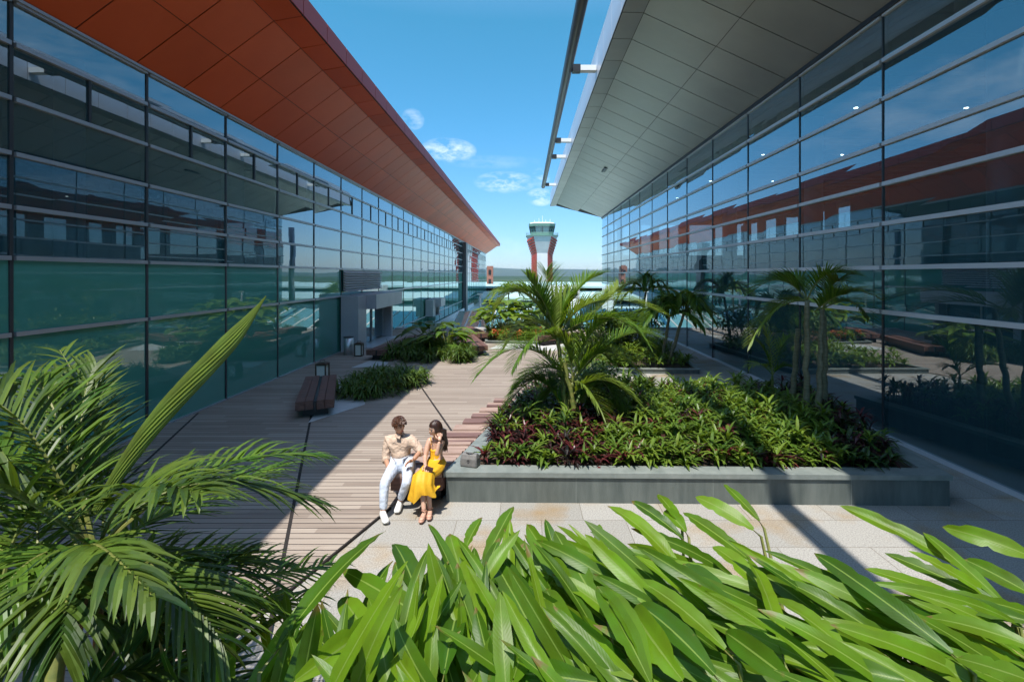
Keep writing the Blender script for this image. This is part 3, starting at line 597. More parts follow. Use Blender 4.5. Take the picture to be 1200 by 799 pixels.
def edge_h(x, y): return .45+.55*min(1,max(0,(y-7.7)/1.2))
def isgreen(x, y):
    return (x > 1.9+.8*math.sin(y*2.1) and x < 5.1+.3*math.sin(y*3)) or (y > 9.6 and x > .8 and x < 5.4)
q = MB(); rosettes(q, in1, 860, .42, .30, .05, .5, 1, lambda x,y,r: isgreen(x,y) if r.random() < .72 else True, nl=12, bed=edge_h); tag(q.build('green_ground_cover', M['green']), 'light green dracaena ground cover filling the large granite planter', 'ground cover', kind='stuff')
q = MB(); rosettes(q, in1, 460, .42, .28, .042, .42, 2, lambda x,y,r: (not isgreen(x,y)) if r.random() < .66 else True, nl=11, bed=edge_h); tag(q.build('purple_ground_cover', M['purple']), 'dark purple and red dracaena ground cover along the planter edge', 'ground cover', kind='stuff')
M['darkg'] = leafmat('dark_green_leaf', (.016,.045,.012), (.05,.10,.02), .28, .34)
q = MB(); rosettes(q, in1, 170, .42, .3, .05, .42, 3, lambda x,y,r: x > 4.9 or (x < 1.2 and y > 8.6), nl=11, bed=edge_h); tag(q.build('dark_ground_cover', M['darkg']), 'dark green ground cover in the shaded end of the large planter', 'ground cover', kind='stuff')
q = MB(); rosettes(q, in2, 260, .15, .42, .07, .35, 4, nl=10, amin=.4); tag(q.build('yellow_green_ground_cover', M['green']), 'yellow green leafy cover in the second planter', 'ground cover', kind='stuff')
q = MB(); rosettes(q, in3, 220, .12, .35, .06, .4, 5, nl=10, amin=.2); tag(q.build('leafy_ground_cover', M['green']), 'bright leafy cover in the far planter', 'ground cover', kind='stuff')
q = MB(); rosettes(q, [(-1.6,24.5),(.9,24.2),(1.0,25.5),(-1.6,26)], 60, .3, .12, .07, .35, 6, nl=8); tag(q.build('orange_flowers', M['flower']), 'orange flowers dotted along the front of the far planter', 'flowers', kind='stuff')
def tuft(label, poly, n, ln, h, seed, wd=.022):
    q = MB(); r = random.Random(seed); c = Vector((sum(p[0] for p in poly)/len(poly),sum(p[1] for p in poly)/len(poly),.03)); k = 0; xs=[p[0] for p in poly]; ys=[p[1] for p in poly]
    while k < n:
        x = r.uniform(min(xs),max(xs)); y = r.uniform(min(ys),max(ys))
        if not inside(poly,x,y): continue
        k += 1
        dx = Vector((x,y,0))-Vector((c.x,c.y,0)); hh = h*(1-.45*min(1,dx.length/1.6))
        for i in range(12):
            an = r.uniform(0,6.28); el = r.uniform(.5,1.3); d = Vector((math.cos(an)*math.cos(el),math.sin(an)*math.cos(el),math.sin(el)))+dx*.35
            blade(q, (x,y,.03+hh*.75*r.random()), d, ln*r.uniform(.5,.85)*(.5+hh), wd*r.uniform(.9,1.5), 2.2*r.uniform(.6,1.3), .3, 4, a=r.random())
    o = q.build('grassy_shrub', M['grassy'], loc=c); return tag(o, label, 'shrub')
tuft('low mound of dark strappy grass beside the short timber bench', [(-5.15,13.6),(-4.4,13.2),(-3.2,14.2),(-3.0,15.3),(-3.6,16.2),(-5.0,15.6)], 150, .68, .62, 31, .034)
tuft('long mound of strappy grass spread in front of the fan leaf plants', [(-5.5,19.5),(-3.6,19.0),(-2.6,19.6),(-2.6,21.5),(-4.0,22.5),(-5.4,21.2)], 230, .72, .75, 32, .04)
tuft('brighter grass mound at the right end of the second bed', [(-2.75,18.8),(-2.1,19.0),(-2.1,20.1),(-2.8,20.6)], 70, .62, .65, 33, .04)
def broad(label, name, c, n, ln, wd, h, rad, m, seed, arch=1.1, stemm=None):
    """plant of big leaves on long stalks"""
    r = random.Random(seed); t = thing(name, c, label, 'plant'); q = MB(); s = MB()
    for i in range(n):
        an = i*2.4+r.uniform(-.3,.3); rr = rad*math.sqrt((i+.5)/n); tip = c+Vector((math.cos(an)*rr,math.sin(an)*rr,h*(1-.5*(rr/rad)**2)*r.uniform(.75,1.05)))
        s.tube([c+Vector((math.cos(an)*.1,math.sin(an)*.1,0)), (c+tip)/2+Vector((0,0,.15*h)), tip], .014, 5)
        d = Vector((math.cos(an),math.sin(an),r.uniform(-.1,.5))); blade(q, tip, d, ln*r.uniform(.75,1.15), wd*r.uniform(.8,1.2), arch*r.uniform(.5,1.3), .15, 5, prof=lambda u: math.sin(math.pi*min(1,.18+.8*u))**.7*(1-u**5)+.02)
    q.build('leaves', m, t); s.build('stems', stemm or M['gstem'], t)
M['taro'] = leafmat('taro_leaf', (.08,.17,.02), (.20,.30,.03), .42, .35, mid=(.25,.33,.08))
broad('broad dark leaved plant rising behind the long grass mound', 'fan_leaf_plant', Vector((-3.8,21.3,.03)), 22, .85, .5, 1.45, 1.2, M['shrub'], 41)
broad('bright fan leaf plant at the heart of the grass mound', 'fan_leaf_plant', Vector((-3.2,20.5,.03)), 26, 1.0, .36, 1.3, .75, M['taro'], 42)
broad('bright yellow green taro plant at the left of the far planter', 'taro_plant', Vector((-1.0,26.6,.1)), 55, .9, .6, 2.0, 1.4, M['taro'], 43)
broad('leafy taro plant in the middle of the far planter', 'taro_plant', Vector((.3,27.2,.1)), 55, .85, .55, 2.0, 1.4, M['taro'], 44)
broad('dark leaved plant at the right of the far planter', 'taro_plant', Vector((1.3,26.0,.1)), 40, .7, .4, 1.5, 1.1, M['shrub'], 45)
broad('upright young plant at the left edge of the far planter', 'taro_plant', Vector((-1.9,28.6,.1)), 12, .6, .4, 1.9, .6, M['taro'], 46)
def bush(label, c, rx, ry, h, n, m, seed, ls=.16):
    r = random.Random(seed); t = thing('bush', c, label, 'bush'); q = MB(); s = MB(); cl = []
    for i in range(22):
        an = r.uniform(0,6.28); rr = math.sqrt(r.random()); cl.append(c+Vector((math.cos(an)*rr*rx,math.sin(an)*rr*ry,h*(.45+.5*r.random())*(1-.35*rr*rr)))); s.tube([c+Vector((cl[-1]-c).to_tuple())*.1, cl[-1]], .012, 5)
    for i in range(n):
        k = r.choice(cl); p = k+Vector((r.gauss(0,.22),r.gauss(0,.22),r.gauss(0,.16)))
        d = Vector((r.uniform(-1,1),r.uniform(-1,1),r.uniform(-.3,.9))); blade(q, p, d, ls*r.uniform(.7,1.3), ls*.5, .8, .2, 2, a=r.random())
    q.build('leaves', m, t); s.build('branches', M['trunk'], t)
bush('dense round leaved bush behind the second planter, left part', Vector((3.2,21.5,.15)), 1.3,1.1,1.7, 1500, M['shrub'], 51, .2)
bush('dense round leaved bush reaching towards the right glass wall', Vector((4.8,23.0,.15)), 1.3,1.0,1.7, 1400, M['shrub'], 52, .2)
bush('dark bush tucked behind the tall areca clump', Vector((1.5,11.2,.4)), .9,.8,1.0, 1000, M['shrub'], 53, .15)

# ------------------------------------------------------------------ benches, lanterns, bin
def bench(label, a, b, wd, h, nb=4, gap_mid=True, m='bench'):
    a = Vector((a[0],a[1],.03)); b = Vector((b[0],b[1],.03)); d = (b-a); ln = d.length; d.normalize(); s = Vector((d.y,-d.x,0))
    t = thing('timber_bench', a, label, 'bench'); Mx = Matrix((( d.x,s.x,0,a.x),(d.y,s.y,0,a.y),(0,0,1,a.z),(0,0,0,1)))
    q = MB(); w1 = wd/nb
    for i in range(nb):
        c0 = -wd/2+i*w1+.006+(.03 if gap_mid and i == nb//2 else 0); c1 = -wd/2+(i+1)*w1-.006-(.03 if gap_mid and i == nb//2-1 else 0)
        q.box(0,c0,h-.2+.006*(i%2),ln,c1,h+.006*(i%2), Mx)
    q.build('seat', M[m], t)
    q = MB(); q.box(.25,-wd/2+.15,0, ln-.25,wd/2-.15,h-.201, Mx); q.build('plinth', M['black'], t)
    if gap_mid: q = MB(); q.box(-.01,-.028,h-.26, ln+.01,.028,h-.012, Mx); q.build('centre_strip', M['black'], t)
bench('short dark timber bench with a black centre strip in the shaded deck', (-4.87,11.68), (-5.9,14.6), .85, .40)
bench('long dark timber bench running behind the grass mound to the doorway', (-5.75,19.5), (-5.0,24.6), .85, .40)
bench('reddish timber bench end to the right of the second grass bed', (-1.9,20.6), (-2.9,24.6), .8, .40)
bench('reddish timber bench left of the far planter', (-2.15,24.8), (-3.4,28.2), .85, .42)
bench('reddish timber bench pointing right in front of the far planter', (.65,23.6), (2.8,25.2), .6, .42)
# couple's bench: planks laid across, stepping along the planter side
bt = thing('timber_bench', (-1.5,7.4,0), 'weathered red timber bench along the planter side where the couple sit', 'bench')
q = MB(); y = 7.36; i = 0; r = random.Random(3)
while y < 11.9:
    xl = -1.98+.30*(int((y-7.36)/.42)*.42); xr = -1.19+.225*(y-7.43)-.012
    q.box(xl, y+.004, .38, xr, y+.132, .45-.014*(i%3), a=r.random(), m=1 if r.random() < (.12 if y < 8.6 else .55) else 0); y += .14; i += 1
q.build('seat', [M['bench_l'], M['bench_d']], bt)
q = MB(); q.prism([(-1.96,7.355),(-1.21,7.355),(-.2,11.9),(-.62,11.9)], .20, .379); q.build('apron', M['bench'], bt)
q = MB(); q.prism([(-1.8,7.5),(-1.25,7.5),(-.3,11.8),(-.55,11.8)], .004, .199); q.build('plinth', M['black'], bt)
def lantern(label, x, y, h, w2):
    t = thing('lantern', (x,y,.03), label, 'lantern'); q = MB(); z = .03
    q.box(x-w2,y-w2,z,x+w2,y+w2,z+.04); q.box(x-w2,y-w2,z+h-.09,x+w2,y+w2,z+h-.04); q.loft([[Vector((x+a*w2*k,y+b*w2*k,z+hh)) for a,b in ((-1,-1),(1,-1),(1,1),(-1,1))] for k,hh in ((1.05,h-.04),(.5,h))])
    for a in (-1,1):
        for b in (-1,1): q.box(x+a*w2-.018*(a+1),y+b*w2-.018*(b+1),z+.04,x+a*w2+.018*(1-a),y+b*w2+.018*(1-b),z+h-.09)
    q.build('frame', M['lant'], t)
    q = MB(); q.box(x-w2*.8,y-w2*.8,z+.05,x+w2*.8,y+w2*.8,z+h-.1); q.build('pane', M['lpane'], t)
    q = MB(); q.tube([(x-w2*.5,y,z+h),(x-w2*.4,y,z+h+.06),(x+w2*.4,y,z+h+.06),(x+w2*.5,y,z+h)], .008, 5); q.build('handle', M['lant'], t)
M['lant'] = mat('bronze_metal', (.09,.06,.035), .4, .4); M['lpane'] = mat('frosted_pane', (.72,.70,.62), .3)
lantern('bronze lantern with pale panes beside the steel bin', -6.78, 20.6, .56, .15); lantern('bronze lantern just behind the short dark bench', -6.55, 16.3, .5, .17)
bn = thing('litter_bin', (-7.35,21.0,.03), 'round brushed steel litter bin by the grey doorway', 'bin')
q = MB(); q.tube([(-7.35,21,.03),(-7.35,21,.74)], .19, 24); q.build('body', M['steel'], bn, True)
q = MB(); q.tube([(-7.35,21,.741),(-7.35,21,.775)], .2, 24); q.tube([(-7.35,21,.775),(-7.35,21,.779)], .12, 20, m=1); q.build('rim', [M['alu'],M['black']], bn)
# grey handbag on the planter corner
hb = thing('handbag', (-.62,7.78,.45), 'grey boxy handbag set on the corner of the granite planter', 'bag'); M['bag'] = vary(mat('grey_leather', (.16,.15,.14), .5), 20, (.12,.115,.11), (.2,.19,.18))
Mx = Matrix.Translation((-.83,7.66,.452)) @ Matrix.Rotation(R(-18),4,'Z') @ Matrix.Scale(.86,4)
q = MB()
q.loft([[Mx @ Vector((x*sx,y*sy,z)) for x,y in ((-.9,-1),(.9,-1),(1,-.8),(1,.8),(.9,1),(-.9,1),(-1,.8),(-1,-.8))] for sx,sy,z in ((.15,.09,0),(.16,.10,.02),(.155,.09,.14),(.14,.06,.20),(.13,.03,.22))]); q.build('body', M['bag'], hb)
q = MB(); q.tube([Mx @ Vector(p) for p in ((-.07,0,.215),(-.06,-.03,.235),(0,-.06,.245),(.06,-.03,.235),(.07,0,.215))], .01, 6); q.build('handle', M['bag'], hb)
q = MB(); q.tube([Mx @ Vector((.02*math.cos(a*.785),-.096,.1+.025*math.sin(a*.785))) for a in range(9)], .005, 5); q.build('clasp', M['black'], hb)

# ------------------------------------------------------------------ people
def skin(joints, edges, sub=2):
    """joints: name -> (point, radius or (rx, ry)); returns verts and faces of a skinned body"""
    names = list(joints); me = bpy.data.meshes.new('tmp'); me.from_pydata([tuple(joints[n][0]) for n in names], [(names.index(a),names.index(b)) for a,b in edges], [])
    o = bpy.data.objects.new('tmp', me); COL.objects.link(o); mo = o.modifiers.new('s','SKIN'); mo.use_smooth_shade = True
    for i, n in enumerate(names):
        rr = joints[n][1]; sv = me.skin_vertices[0].data[i]; sv.radius = rr if isinstance(rr, tuple) else (rr,rr); sv.use_root = (i == 0)
    sd = o.modifiers.new('u','SUBSURF'); sd.levels = sub; sd.render_levels = sub
    ev = o.evaluated_get(bpy.context.evaluated_depsgraph_get()); m2 = ev.to_mesh(); V = [v.co.copy() for v in m2.vertices]; Fc = [tuple(p.vertices) for p in m2.polygons]
    ev.to_mesh_clear(); bpy.data.objects.remove(o); bpy.data.meshes.remove(me); return V, Fc
def hand(q, wrist, tip, side, L=.17):
    """palm, four curled fingers and a thumb from the wrist towards tip"""
    d = (tip-wrist).normalized(); s = (side-d*side.dot(d)).normalized(); n = d.cross(s)
    if n.z > 0: n = -n
    k = wrist+d*.085
    V,Fc = skin({'a':(wrist,.026),'b':(wrist+d*.045,(.034,.020)),'c':(k,(.036,.018))}, [('a','b'),('b','c')], 1); q.mesh(V,Fc)
    for i,(o,l) in enumerate(((-.03,.062),(-.010,.075),(.011,.07),(.031,.055))):
        a = k+s*o-d*.012; V,Fc = skin({'a':(a,.0095),'b':(a+d*l*.5+n*.004,.009),'c':(a+d*l*.85+n*l*.30,.0085),'d':(a+d*l+n*l*.62,.0075)}, [('a','b'),('b','c'),('c','d')], 1); q.mesh(V,Fc)
    a = wrist+d*.035-s*.028; V,Fc = skin({'a':(a,.012),'b':(a+d*.03-s*.028,.0105),'c':(a+d*.062-s*.03+n*.015,.009)}, [('a','b'),('b','c')], 1); q.mesh(V,Fc)
M['skin_m'] = mat('skin_tan', (.46,.25,.16), .5); M['skin_w'] = mat('skin_fair', (.58,.36,.26), .45)
for k in ('skin_m','skin_w'): M[k].node_tree.nodes['Principled BSDF'].inputs['Subsurface Weight'].default_value = .08
M['hair_m'] = vary(mat('brown_hair', (.07,.03,.015), .4), 30, (.04,.017,.01), (.12,.05,.025), stretch=(1,1,.3), bump=.5); M['hair_w'] = vary(mat('dark_hair', (.03,.014,.01), .3), 40, (.018,.008,.006), (.06,.026,.018), stretch=(1,1,.12), bump=.5)
M['shirt'] = vary(mat('beige_shirt', (.60,.45,.34), .8), 9, (.54,.39,.29), (.64,.49,.38), bump=1.0, bscale=13); M['shirt'].node_tree.nodes['Bump'].inputs['Distance'].default_value = .05; M['jean'] = vary(mat('pale_jeans', (.52,.58,.68), .8), 8, (.44,.51,.62), (.62,.66,.74), bump=1.0, bscale=14); M['jean'].node_tree.nodes['Bump'].inputs['Distance'].default_value = .03
M['dress'] = vary(mat('yellow_dress', (.72,.40,.015), .6), 10, (.66,.34,.01), (.76,.44,.02), bump=.6, bscale=13); M['shoe_w'] = mat('white_shoe', (.8,.8,.78), .5); M['shoe_n'] = mat('nude_sandal', (.55,.30,.22), .4)
def sphere_v(c, fx, fy, fz, rx, ry, rz, nu=14, nv=10, v0=0, v1=1, shape=None):
    rings = []
    for j in range(nv+1):
        ph = -math.pi/2+math.pi*(v0+(v1-v0)*j/nv); ring = []
        for i in range(nu):
            th = 2*math.pi*i/nu; x,y,z = math.cos(ph)*math.cos(th), math.cos(ph)*math.sin(th), math.sin(ph)
            if shape: x,y,z = shape(x,y,z)
            ring.append(c+fx*x*rx+fy*y*ry+fz*z*rz)
        rings.append(ring)
    return rings
def head(q, c, face, up, sc=1.0):
    """skull with jaw, nose, brow, lips and ears; local x = right, y = face direction"""
    up = up.normalized(); fy = (face-up*face.dot(up)).normalized(); fx = fy.cross(up)
    def sh(x,y,z):
        k = 1-.28*max(0,-z)**1.3; x *= k*.93
        if y > 0: y *= (1-.10*max(0,-z))
        if y > .55 and abs(x) < .22 and -.38 < z < .12: y += .26*(1-abs(x)/.22)*(1-abs(z+.18)/.32 if abs(z+.18) < .32 else 0)
        if y > .4 and .02 < z < .22 and .12 < abs(x) < .52: y -= .07
        return x,y,z
    q.loft(sphere_v(c, fx,fy,up, .078*sc,.098*sc,.118*sc, 28, 22, shape=sh))
    for s in (-1,1): q.loft(sphere_v(c+fx*s*.074*sc-up*.012, fx,fy,up, .012*sc,.02*sc,.032*sc, 8, 6))
    return fx, fy, up
def feats(parent, c, fx, fy, up, sc, lip):
    for s in (-1,1):
        e = MB(); e.loft(sphere_v(c+fx*s*.031*sc+fy*.084*sc+up*.008, fx,fy,up, .015*sc,.008,.007*sc, 8, 6)); e.build('eye', M['black'], parent).location = -parent.location
        e = MB(); e.tube([c+fx*s*(.016+.011*k)*sc+fy*(.093-.007*k)*sc+up*(.03+.004*(k == 1)) for k in range(4)], .0045, 5); e.build('eyebrow', M['hair_w'], parent)
    e = MB(); e.loft(sphere_v(c+fy*.088*sc-up*.058*sc, fx,fy,up, .023*sc,.008,.009*sc, 10, 6)); e.build('mouth', lip, parent)
def hairlocks(q, c, fx, fy, up, sc, n, seed, ln):
    r = random.Random(seed)
    for i in range(n):
        th = r.uniform(0,6.28); ph = r.uniform(.15,1.35); d = fx*math.cos(th)*math.cos(ph)+fy*math.sin(th)*math.cos(ph)+up*math.sin(ph)
        if d.dot(fy) > .55 and d.dot(up) < .45: continue
        p = c+fx*d.dot(fx)*.088*sc+fy*d.dot(fy)*.108*sc+up*d.dot(up)*.126*sc; tg = (fy*.8-up*.5+fx*r.uniform(-.5,.5)); tg = tg-d*tg.dot(d)*.85
        blade(q, p, tg, ln*r.uniform(.7,1.2), .028*sc, .5, .3, 3, a=r.random())
def cap_hair(q, c, fx, fy, up, sc, zmin):
    def sh(x,y,z):
        if y > .35 and z < .45: y = .35+(y-.35)*.35
        return x,y,z
    q.loft(sphere_v(c+up*.006-fy*.010, fx,fy,up, .090*sc,.108*sc,.130*sc, 22, 12, v0=zmin, shape=sh))
LIP = mat('lips', (.35,.10,.08), .4)
# --- man
pj = P(471,541,7.52)
man = thing('person', (pj.x,pj.y,0.03), 'seated man in a beige shirt, pale jeans and white shoes', 'person')
J = {'pel':P(471,541,7.52),'spi':P(470,530,7.57),'che':P(468,519,7.57),'nek':P(468,511.5,7.54),'hd':P(467.5,504,7.5),
     'ls':P(454.5,515.5,7.58),'le':P(452,537,7.52),'lw':P(456.5,552,7.3),'rs':P(483,514.5,7.52),'re':P(492.5,529,7.45),'rw':P(484.5,538.5,7.28),
     'lh':P(463.5,544,7.48),'lk':P(450.5,566,7.02),'la':P(449,601,6.90),'rh':P(478,543,7.48),'rk':P(477,565,7.1),'ra':P(468.5,587,7.22)}
q = MB(); rad = {'pel':.12,'spi':.11,'che':.12,'nek':.055,'hd':.055,'ls':.06,'le':.042,'lw':.03,'rs':.06,'re':.042,'rw':.03,'lh':.085,'lk':.06,'la':.04,'rh':.085,'rk':.06,'ra':.04}
ED = [('pel','spi'),('spi','che'),('che','nek'),('nek','hd'),('che','ls'),('ls','le'),('le','lw'),('che','rs'),('rs','re'),('re','rw'),('pel','lh'),('lh','lk'),('lk','la'),('pel','rh'),('rh','rk'),('rk','ra')]
V,Fc = skin({k:(J[k],rad[k]) for k in J}, ED); q.mesh(V,Fc)
hand(q, J['lw'], P(460,562,7.18), Vector((1,.2,0))); hand(q, J['rw'], P(473,544,7.2), Vector((0,.8,-.5)))
hc = P(467.5,498.5,7.47); face = Vector((.75,-.6,-.28)); fx,fy,fu = head(q, hc, face, Vector((.05,-.12,1)))
mb = q.build('body', M['skin_m'], man, True); feats(man, hc, fx, fy, fu, 1, LIP)
q = MB(); cap_hair(q, hc, fx, fy, fu, 1.04, .52); hairlocks(q, hc+fu*.012, fx, fy, fu, 1.04, 260, 5, .055); q.build('hair', M['hair_m'], man, True)
lerp = lambda a,b,t: J[a].lerp(J[b],t)
S = {'che':(J['che'],(.165,.13)),'top':(J['nek'],.075),'spi':(J['spi'],(.16,.135)),'hem':(J['pel']+Vector((0,-.01,-.005)),(.19,.165)),'ls':(J['ls'],.085),'le':(lerp('ls','le',.95),.064),'lc':(lerp('le','lw',.12),.06),'rs':(J['rs'],.085),'re':(lerp('rs','re',.95),.064),'rc':(lerp('re','rw',.12),.06)}
V,Fc = skin(S, [('che','top'),('che','spi'),('spi','hem'),('che','ls'),('ls','le'),('le','lc'),('che','rs'),('rs','re'),('re','rc')]); q = MB(); q.mesh(V,Fc); sh = q.build('shirt', M['shirt'], man, True)
q = MB()
for s in (-1,1): q.mesh([hc-fu*.115+fy*.055+fx*s*.004, hc-fu*.10+fx*s*.07, hc-fu*.14+fx*s*.085+fy*.03, hc-fu*.165+fy*.085+fx*s*.045], [(0,1,2,3)])
q.build('collar', M['shirt'], man)
for e,wn in (('le','lw'),('re','rw')): q = MB(); a = lerp(e,wn,.05); b = lerp(e,wn,.2); q.tube([a,a.lerp(b,.5),b], [.062,.066,.06], 12); q.build('cuff', M['shirt'], man, True)
S = {'pel':(J['pel']-Vector((0,0,.02)),(.15,.115)),'lh':(J['lh'],.105),'lm':(lerp('lh','lk',.5),.088),'lk':(J['lk'],.074),'lsn':(lerp('lk','la',.5),.064),'la':(lerp('lk','la',.93),.055),'rh':(J['rh'],.105),'rm':(lerp('rh','rk',.5),.088),'rk':(J['rk'],.074),'rsn':(lerp('rk','ra',.5),.064),'ra':(lerp('rk','ra',.9),.056)}
V,Fc = skin(S, [('pel','lh'),('lh','lm'),('lm','lk'),('lk','lsn'),('lsn','la'),('pel','rh'),('rh','rm'),('rm','rk'),('rk','rsn'),('rsn','ra')]); q = MB(); q.mesh(V,Fc); q.build('jeans', M['jean'], man, True)
def shoe(parent, ank, toe, m, hh=.09, wd=.05):
    d = toe-ank; d.z = 0; d.normalize(); s = Vector((-d.y,d.x,0)); g = .035; q = MB(); rings = []
    for t,wv,h in ((-.07,.6,.08),(-.05,.85,.095),(0,.9,.10),(.06,.9,.085),(.12,1.0,.06),(.17,.95,.048),(.205,.6,.035)):
        c = Vector((ank.x,ank.y,g))+d*t; rings.append([c+s*wd*wv*x+Vector((0,0,z)) for x,z in ((-.9,0),(.9,0),(1,.25*h),(.75,.75*h),(.3,h),(-.3,h),(-.75,.75*h),(-1,.25*h))])
    q.loft(rings); q.build('shoe', m, parent, True)
shoe(man, J['la'], P(453,613,6.72), M['shoe_w']); shoe(man, J['ra'], P(464.5,597,7.0), M['shoe_w'])
# --- woman
pw = P(511.5,543,7.52)
wm = thing('person', (pw.x,pw.y,.03), 'seated woman in a yellow dress with long dark hair, hand raised to her neck', 'person')
J = {'pel':P(511.5,543,7.52),'wai':P(511,534,7.55),'che':P(510.5,523,7.55),'nek':P(510.8,514,7.52),'hd':P(510.8,508,7.49),
     'ls':P(502.5,516,7.52),'le':P(498,536,7.42),'lw':P(498.3,545,7.12),'rs':P(519,517,7.52),'re':P(511.5,533.5,7.28),'rw':P(515,517,7.32),
     'lh':P(506,546,7.48),'lk':P(494,560,7.08),'la':P(497,599,6.92),'rh':P(517,546,7.48),'rk':P(500,557,7.06),'ra':P(504,597,7.0)}
rad = {'pel':.115,'wai':.085,'che':.098,'nek':.042,'hd':.045,'ls':.046,'le':.034,'lw':.024,'rs':.046,'re':.034,'rw':.024,'lh':.08,'lk':.052,'la':.032,'rh':.08,'rk':.052,'ra':.032}
ED = [('pel','wai'),('wai','che'),('che','nek'),('nek','hd'),('che','ls'),('ls','le'),('le','lw'),('che','rs'),('rs','re'),('re','rw'),('pel','lh'),('lh','lk'),('lk','la'),('pel','rh'),('rh','rk'),('rk','ra')]
q = MB(); V,Fc = skin({k:(J[k],rad[k]) for k in J}, ED); q.mesh(V,Fc)
hand(q, J['lw'], P(501,551,7.0), Vector((1,.2,0))); hand(q, J['rw'], P(515.5,507,7.4), Vector((1,.3,0)))
for an,toe in (('la',P(492,614,6.72)),('ra',P(502.5,610,6.82))):
    d = toe-J[an]; d.z = 0; d.normalize(); V,Fc = skin({'a':(J[an],.032),'h':(Vector((J[an].x,J[an].y,.075))-d*.02,.032),'b':(Vector((J[an].x,J[an].y,.06))+d*.09,(.036,.022)),'c':(Vector((J[an].x,J[an].y,.05))+d*.155,(.03,.014))}, [('a','h'),('h','b'),('b','c')]); q.mesh(V,Fc)
hc = P(510,502.5,7.46); face = Vector((-.72,-.55,-.45)); fx,fy,fu = head(q, hc, face, Vector((-.12,-.15,1)), .93)
q.build('body', M['skin_w'], wm, True); feats(wm, hc, fx, fy, fu, .93, LIP)
q = MB(); cap_hair(q, hc, fx, fy, fu, 1.0, .40)
cs = [hc-fy*.03+fx*-.0, hc-fy*.09-fu*.05, P(517.5,511,7.56), P(520.5,519,7.6), P(522,527,7.6)]; ws = [(.085,.09),(.09,.07),(.085,.06),(.07,.05),(.025,.02)]
u = Vector((.95,-.1,0)).normalized(); v = Vector((.1,.95,0)); q.loft([[c+u*a*math.cos(k*.524)*(1 if k%2 else .88)+v*b*math.sin(k*.524) for k in range(12)] for c,(a,b) in zip(cs,ws)])
for i in range(70):
    a = hc+fu*.05-fy*.05+fx*RND.uniform(-.07,.07); b = P(518+RND.uniform(-4,4),514,7.56+RND.uniform(-.06,.06)); c = P(521+RND.uniform(-4,4),RND.uniform(520,530),7.58+RND.uniform(-.06,.06)); q.tube([bez(a,b,c,k/6) for k in range(7)], [.008]*6+[.002], 4)
q.build('hair', M['hair_w'], wm, True)
V,Fc = skin({'wai':(J['wai'],(.105,.085)),'che':(J['che']-Vector((0,0,.02)),(.112,.098)),'bst':(J['che']+Vector((-.01,-.03,.025)),(.098,.075)),'pel':(J['pel'],(.135,.115))}, [('wai','che'),('che','bst'),('wai','pel')]); q = MB(); q.mesh(V,Fc); q.build('bodice', M['dress'], wm, True)
for a,b in (((505.5,521),(504.5,512.5)),((513.5,521),(517,513))):
    q = MB(); q.tube([P(*a,7.43),P((a[0]+b[0])/2,(a[1]+b[1])/2-1,7.42),P(*b,7.5)], .007, 5); q.build('strap', M['dress'], wm)
# skirt: rings from the waist over the thighs to a ragged hem hanging below the knees
q = MB(); rings = []; n = 40
mt_ = (J['lh']+J['lk']+J['rh']+J['rk'])/4; kn = (J['lk']+J['rk'])/2; VV = Vector
for (c,rx,ry,tilt,jag) in ((J['wai']+VV((0,0,-.02)),.112,.092,0,0),(J['pel']+VV((0,.0,.02)),.15,.135,.35,.004),(J['pel'].lerp(mt_,.6)+VV((0,0,.0)),.165,.115,.9,.006),(mt_+VV((0,-.03,.005)),.165,.092,1.15,.008),(kn+VV((0,-.02,.015)),.15,.12,.8,.012),(kn+VV((-.01,-.055,-.08)),.155,.13,.25,.02),(kn+VV((-.005,-.05,-.16)),.175,.15,.1,.03),(kn+VV((0,-.03,-.23)),.205,.165,0,.05)):
    ax = Vector((0,math.cos(tilt),-math.sin(tilt))); ring = []
    for k in range(n):
        th = 2*math.pi*k/n; rr = 1+jag*3*math.sin(th*9+c.z*3); p = c+Vector((1,0,0))*rx*rr*math.cos(th)+ax*ry*rr*math.sin(th)
        if jag == .05: p.z += .05*math.sin(th*4+1)+.06*math.cos(th)
        ring.append(p)
    rings.append(ring)
q.loft(rings, cap=False); q.build('skirt', M['dress'], wm, True)
for an,toe in (('la',P(492,614,6.72)),('ra',P(502.5,610,6.82))):
    d = toe-J[an]; d.z = 0; d.normalize(); s = Vector((-d.y,d.x,0)); c = Vector((J[an].x,J[an].y,.035)); q = MB()
    q.loft([[c+d*t+s*wv*x+Vector((0,0,z+h)) for x,z in ((-1,-.012),(1,-.012),(1,.006),(-1,.006))] for t,wv,h in ((-.055,.025,.045),(.0,.03,.03),(.08,.036,.008),(.15,.034,.006),(.18,.02,.006))]); q.box(-.012,-.012,0,.012,.012,.045, Matrix.Translation(c-d*.045-Vector((0,0,.003))))
    q.tube([c+d*.11+s*.04+Vector((0,0,.012)),c+d*.10+Vector((0,0,.05)),c+d*.11-s*.04+Vector((0,0,.012))], .010, 6); q.tube([c-s*.036+Vector((0,0,.075)),c+d*.03+Vector((0,0,.085)),c+s*.036+Vector((0,0,.075)),c-d*.045+Vector((0,0,.075)),c-s*.036+Vector((0,0,.075))], .007, 6); q.build('sandal', M['shoe_n'], wm, True)
cl_ = thing('clutch_purse', P(502,551,7.1), 'small dark purse in the seated woman hand', 'purse')
q = MB(); Mx = Matrix.Translation(P(502.5,550.5,7.03)) @ Matrix.Rotation(R(20),4,'Y'); q.box(-.055,-.018,-.03,.055,.018,.04, Mx); q.build('body', M['bagd'] if 'bagd' in M else mat('dark_leather', (.05,.02,.02), .4), cl_)
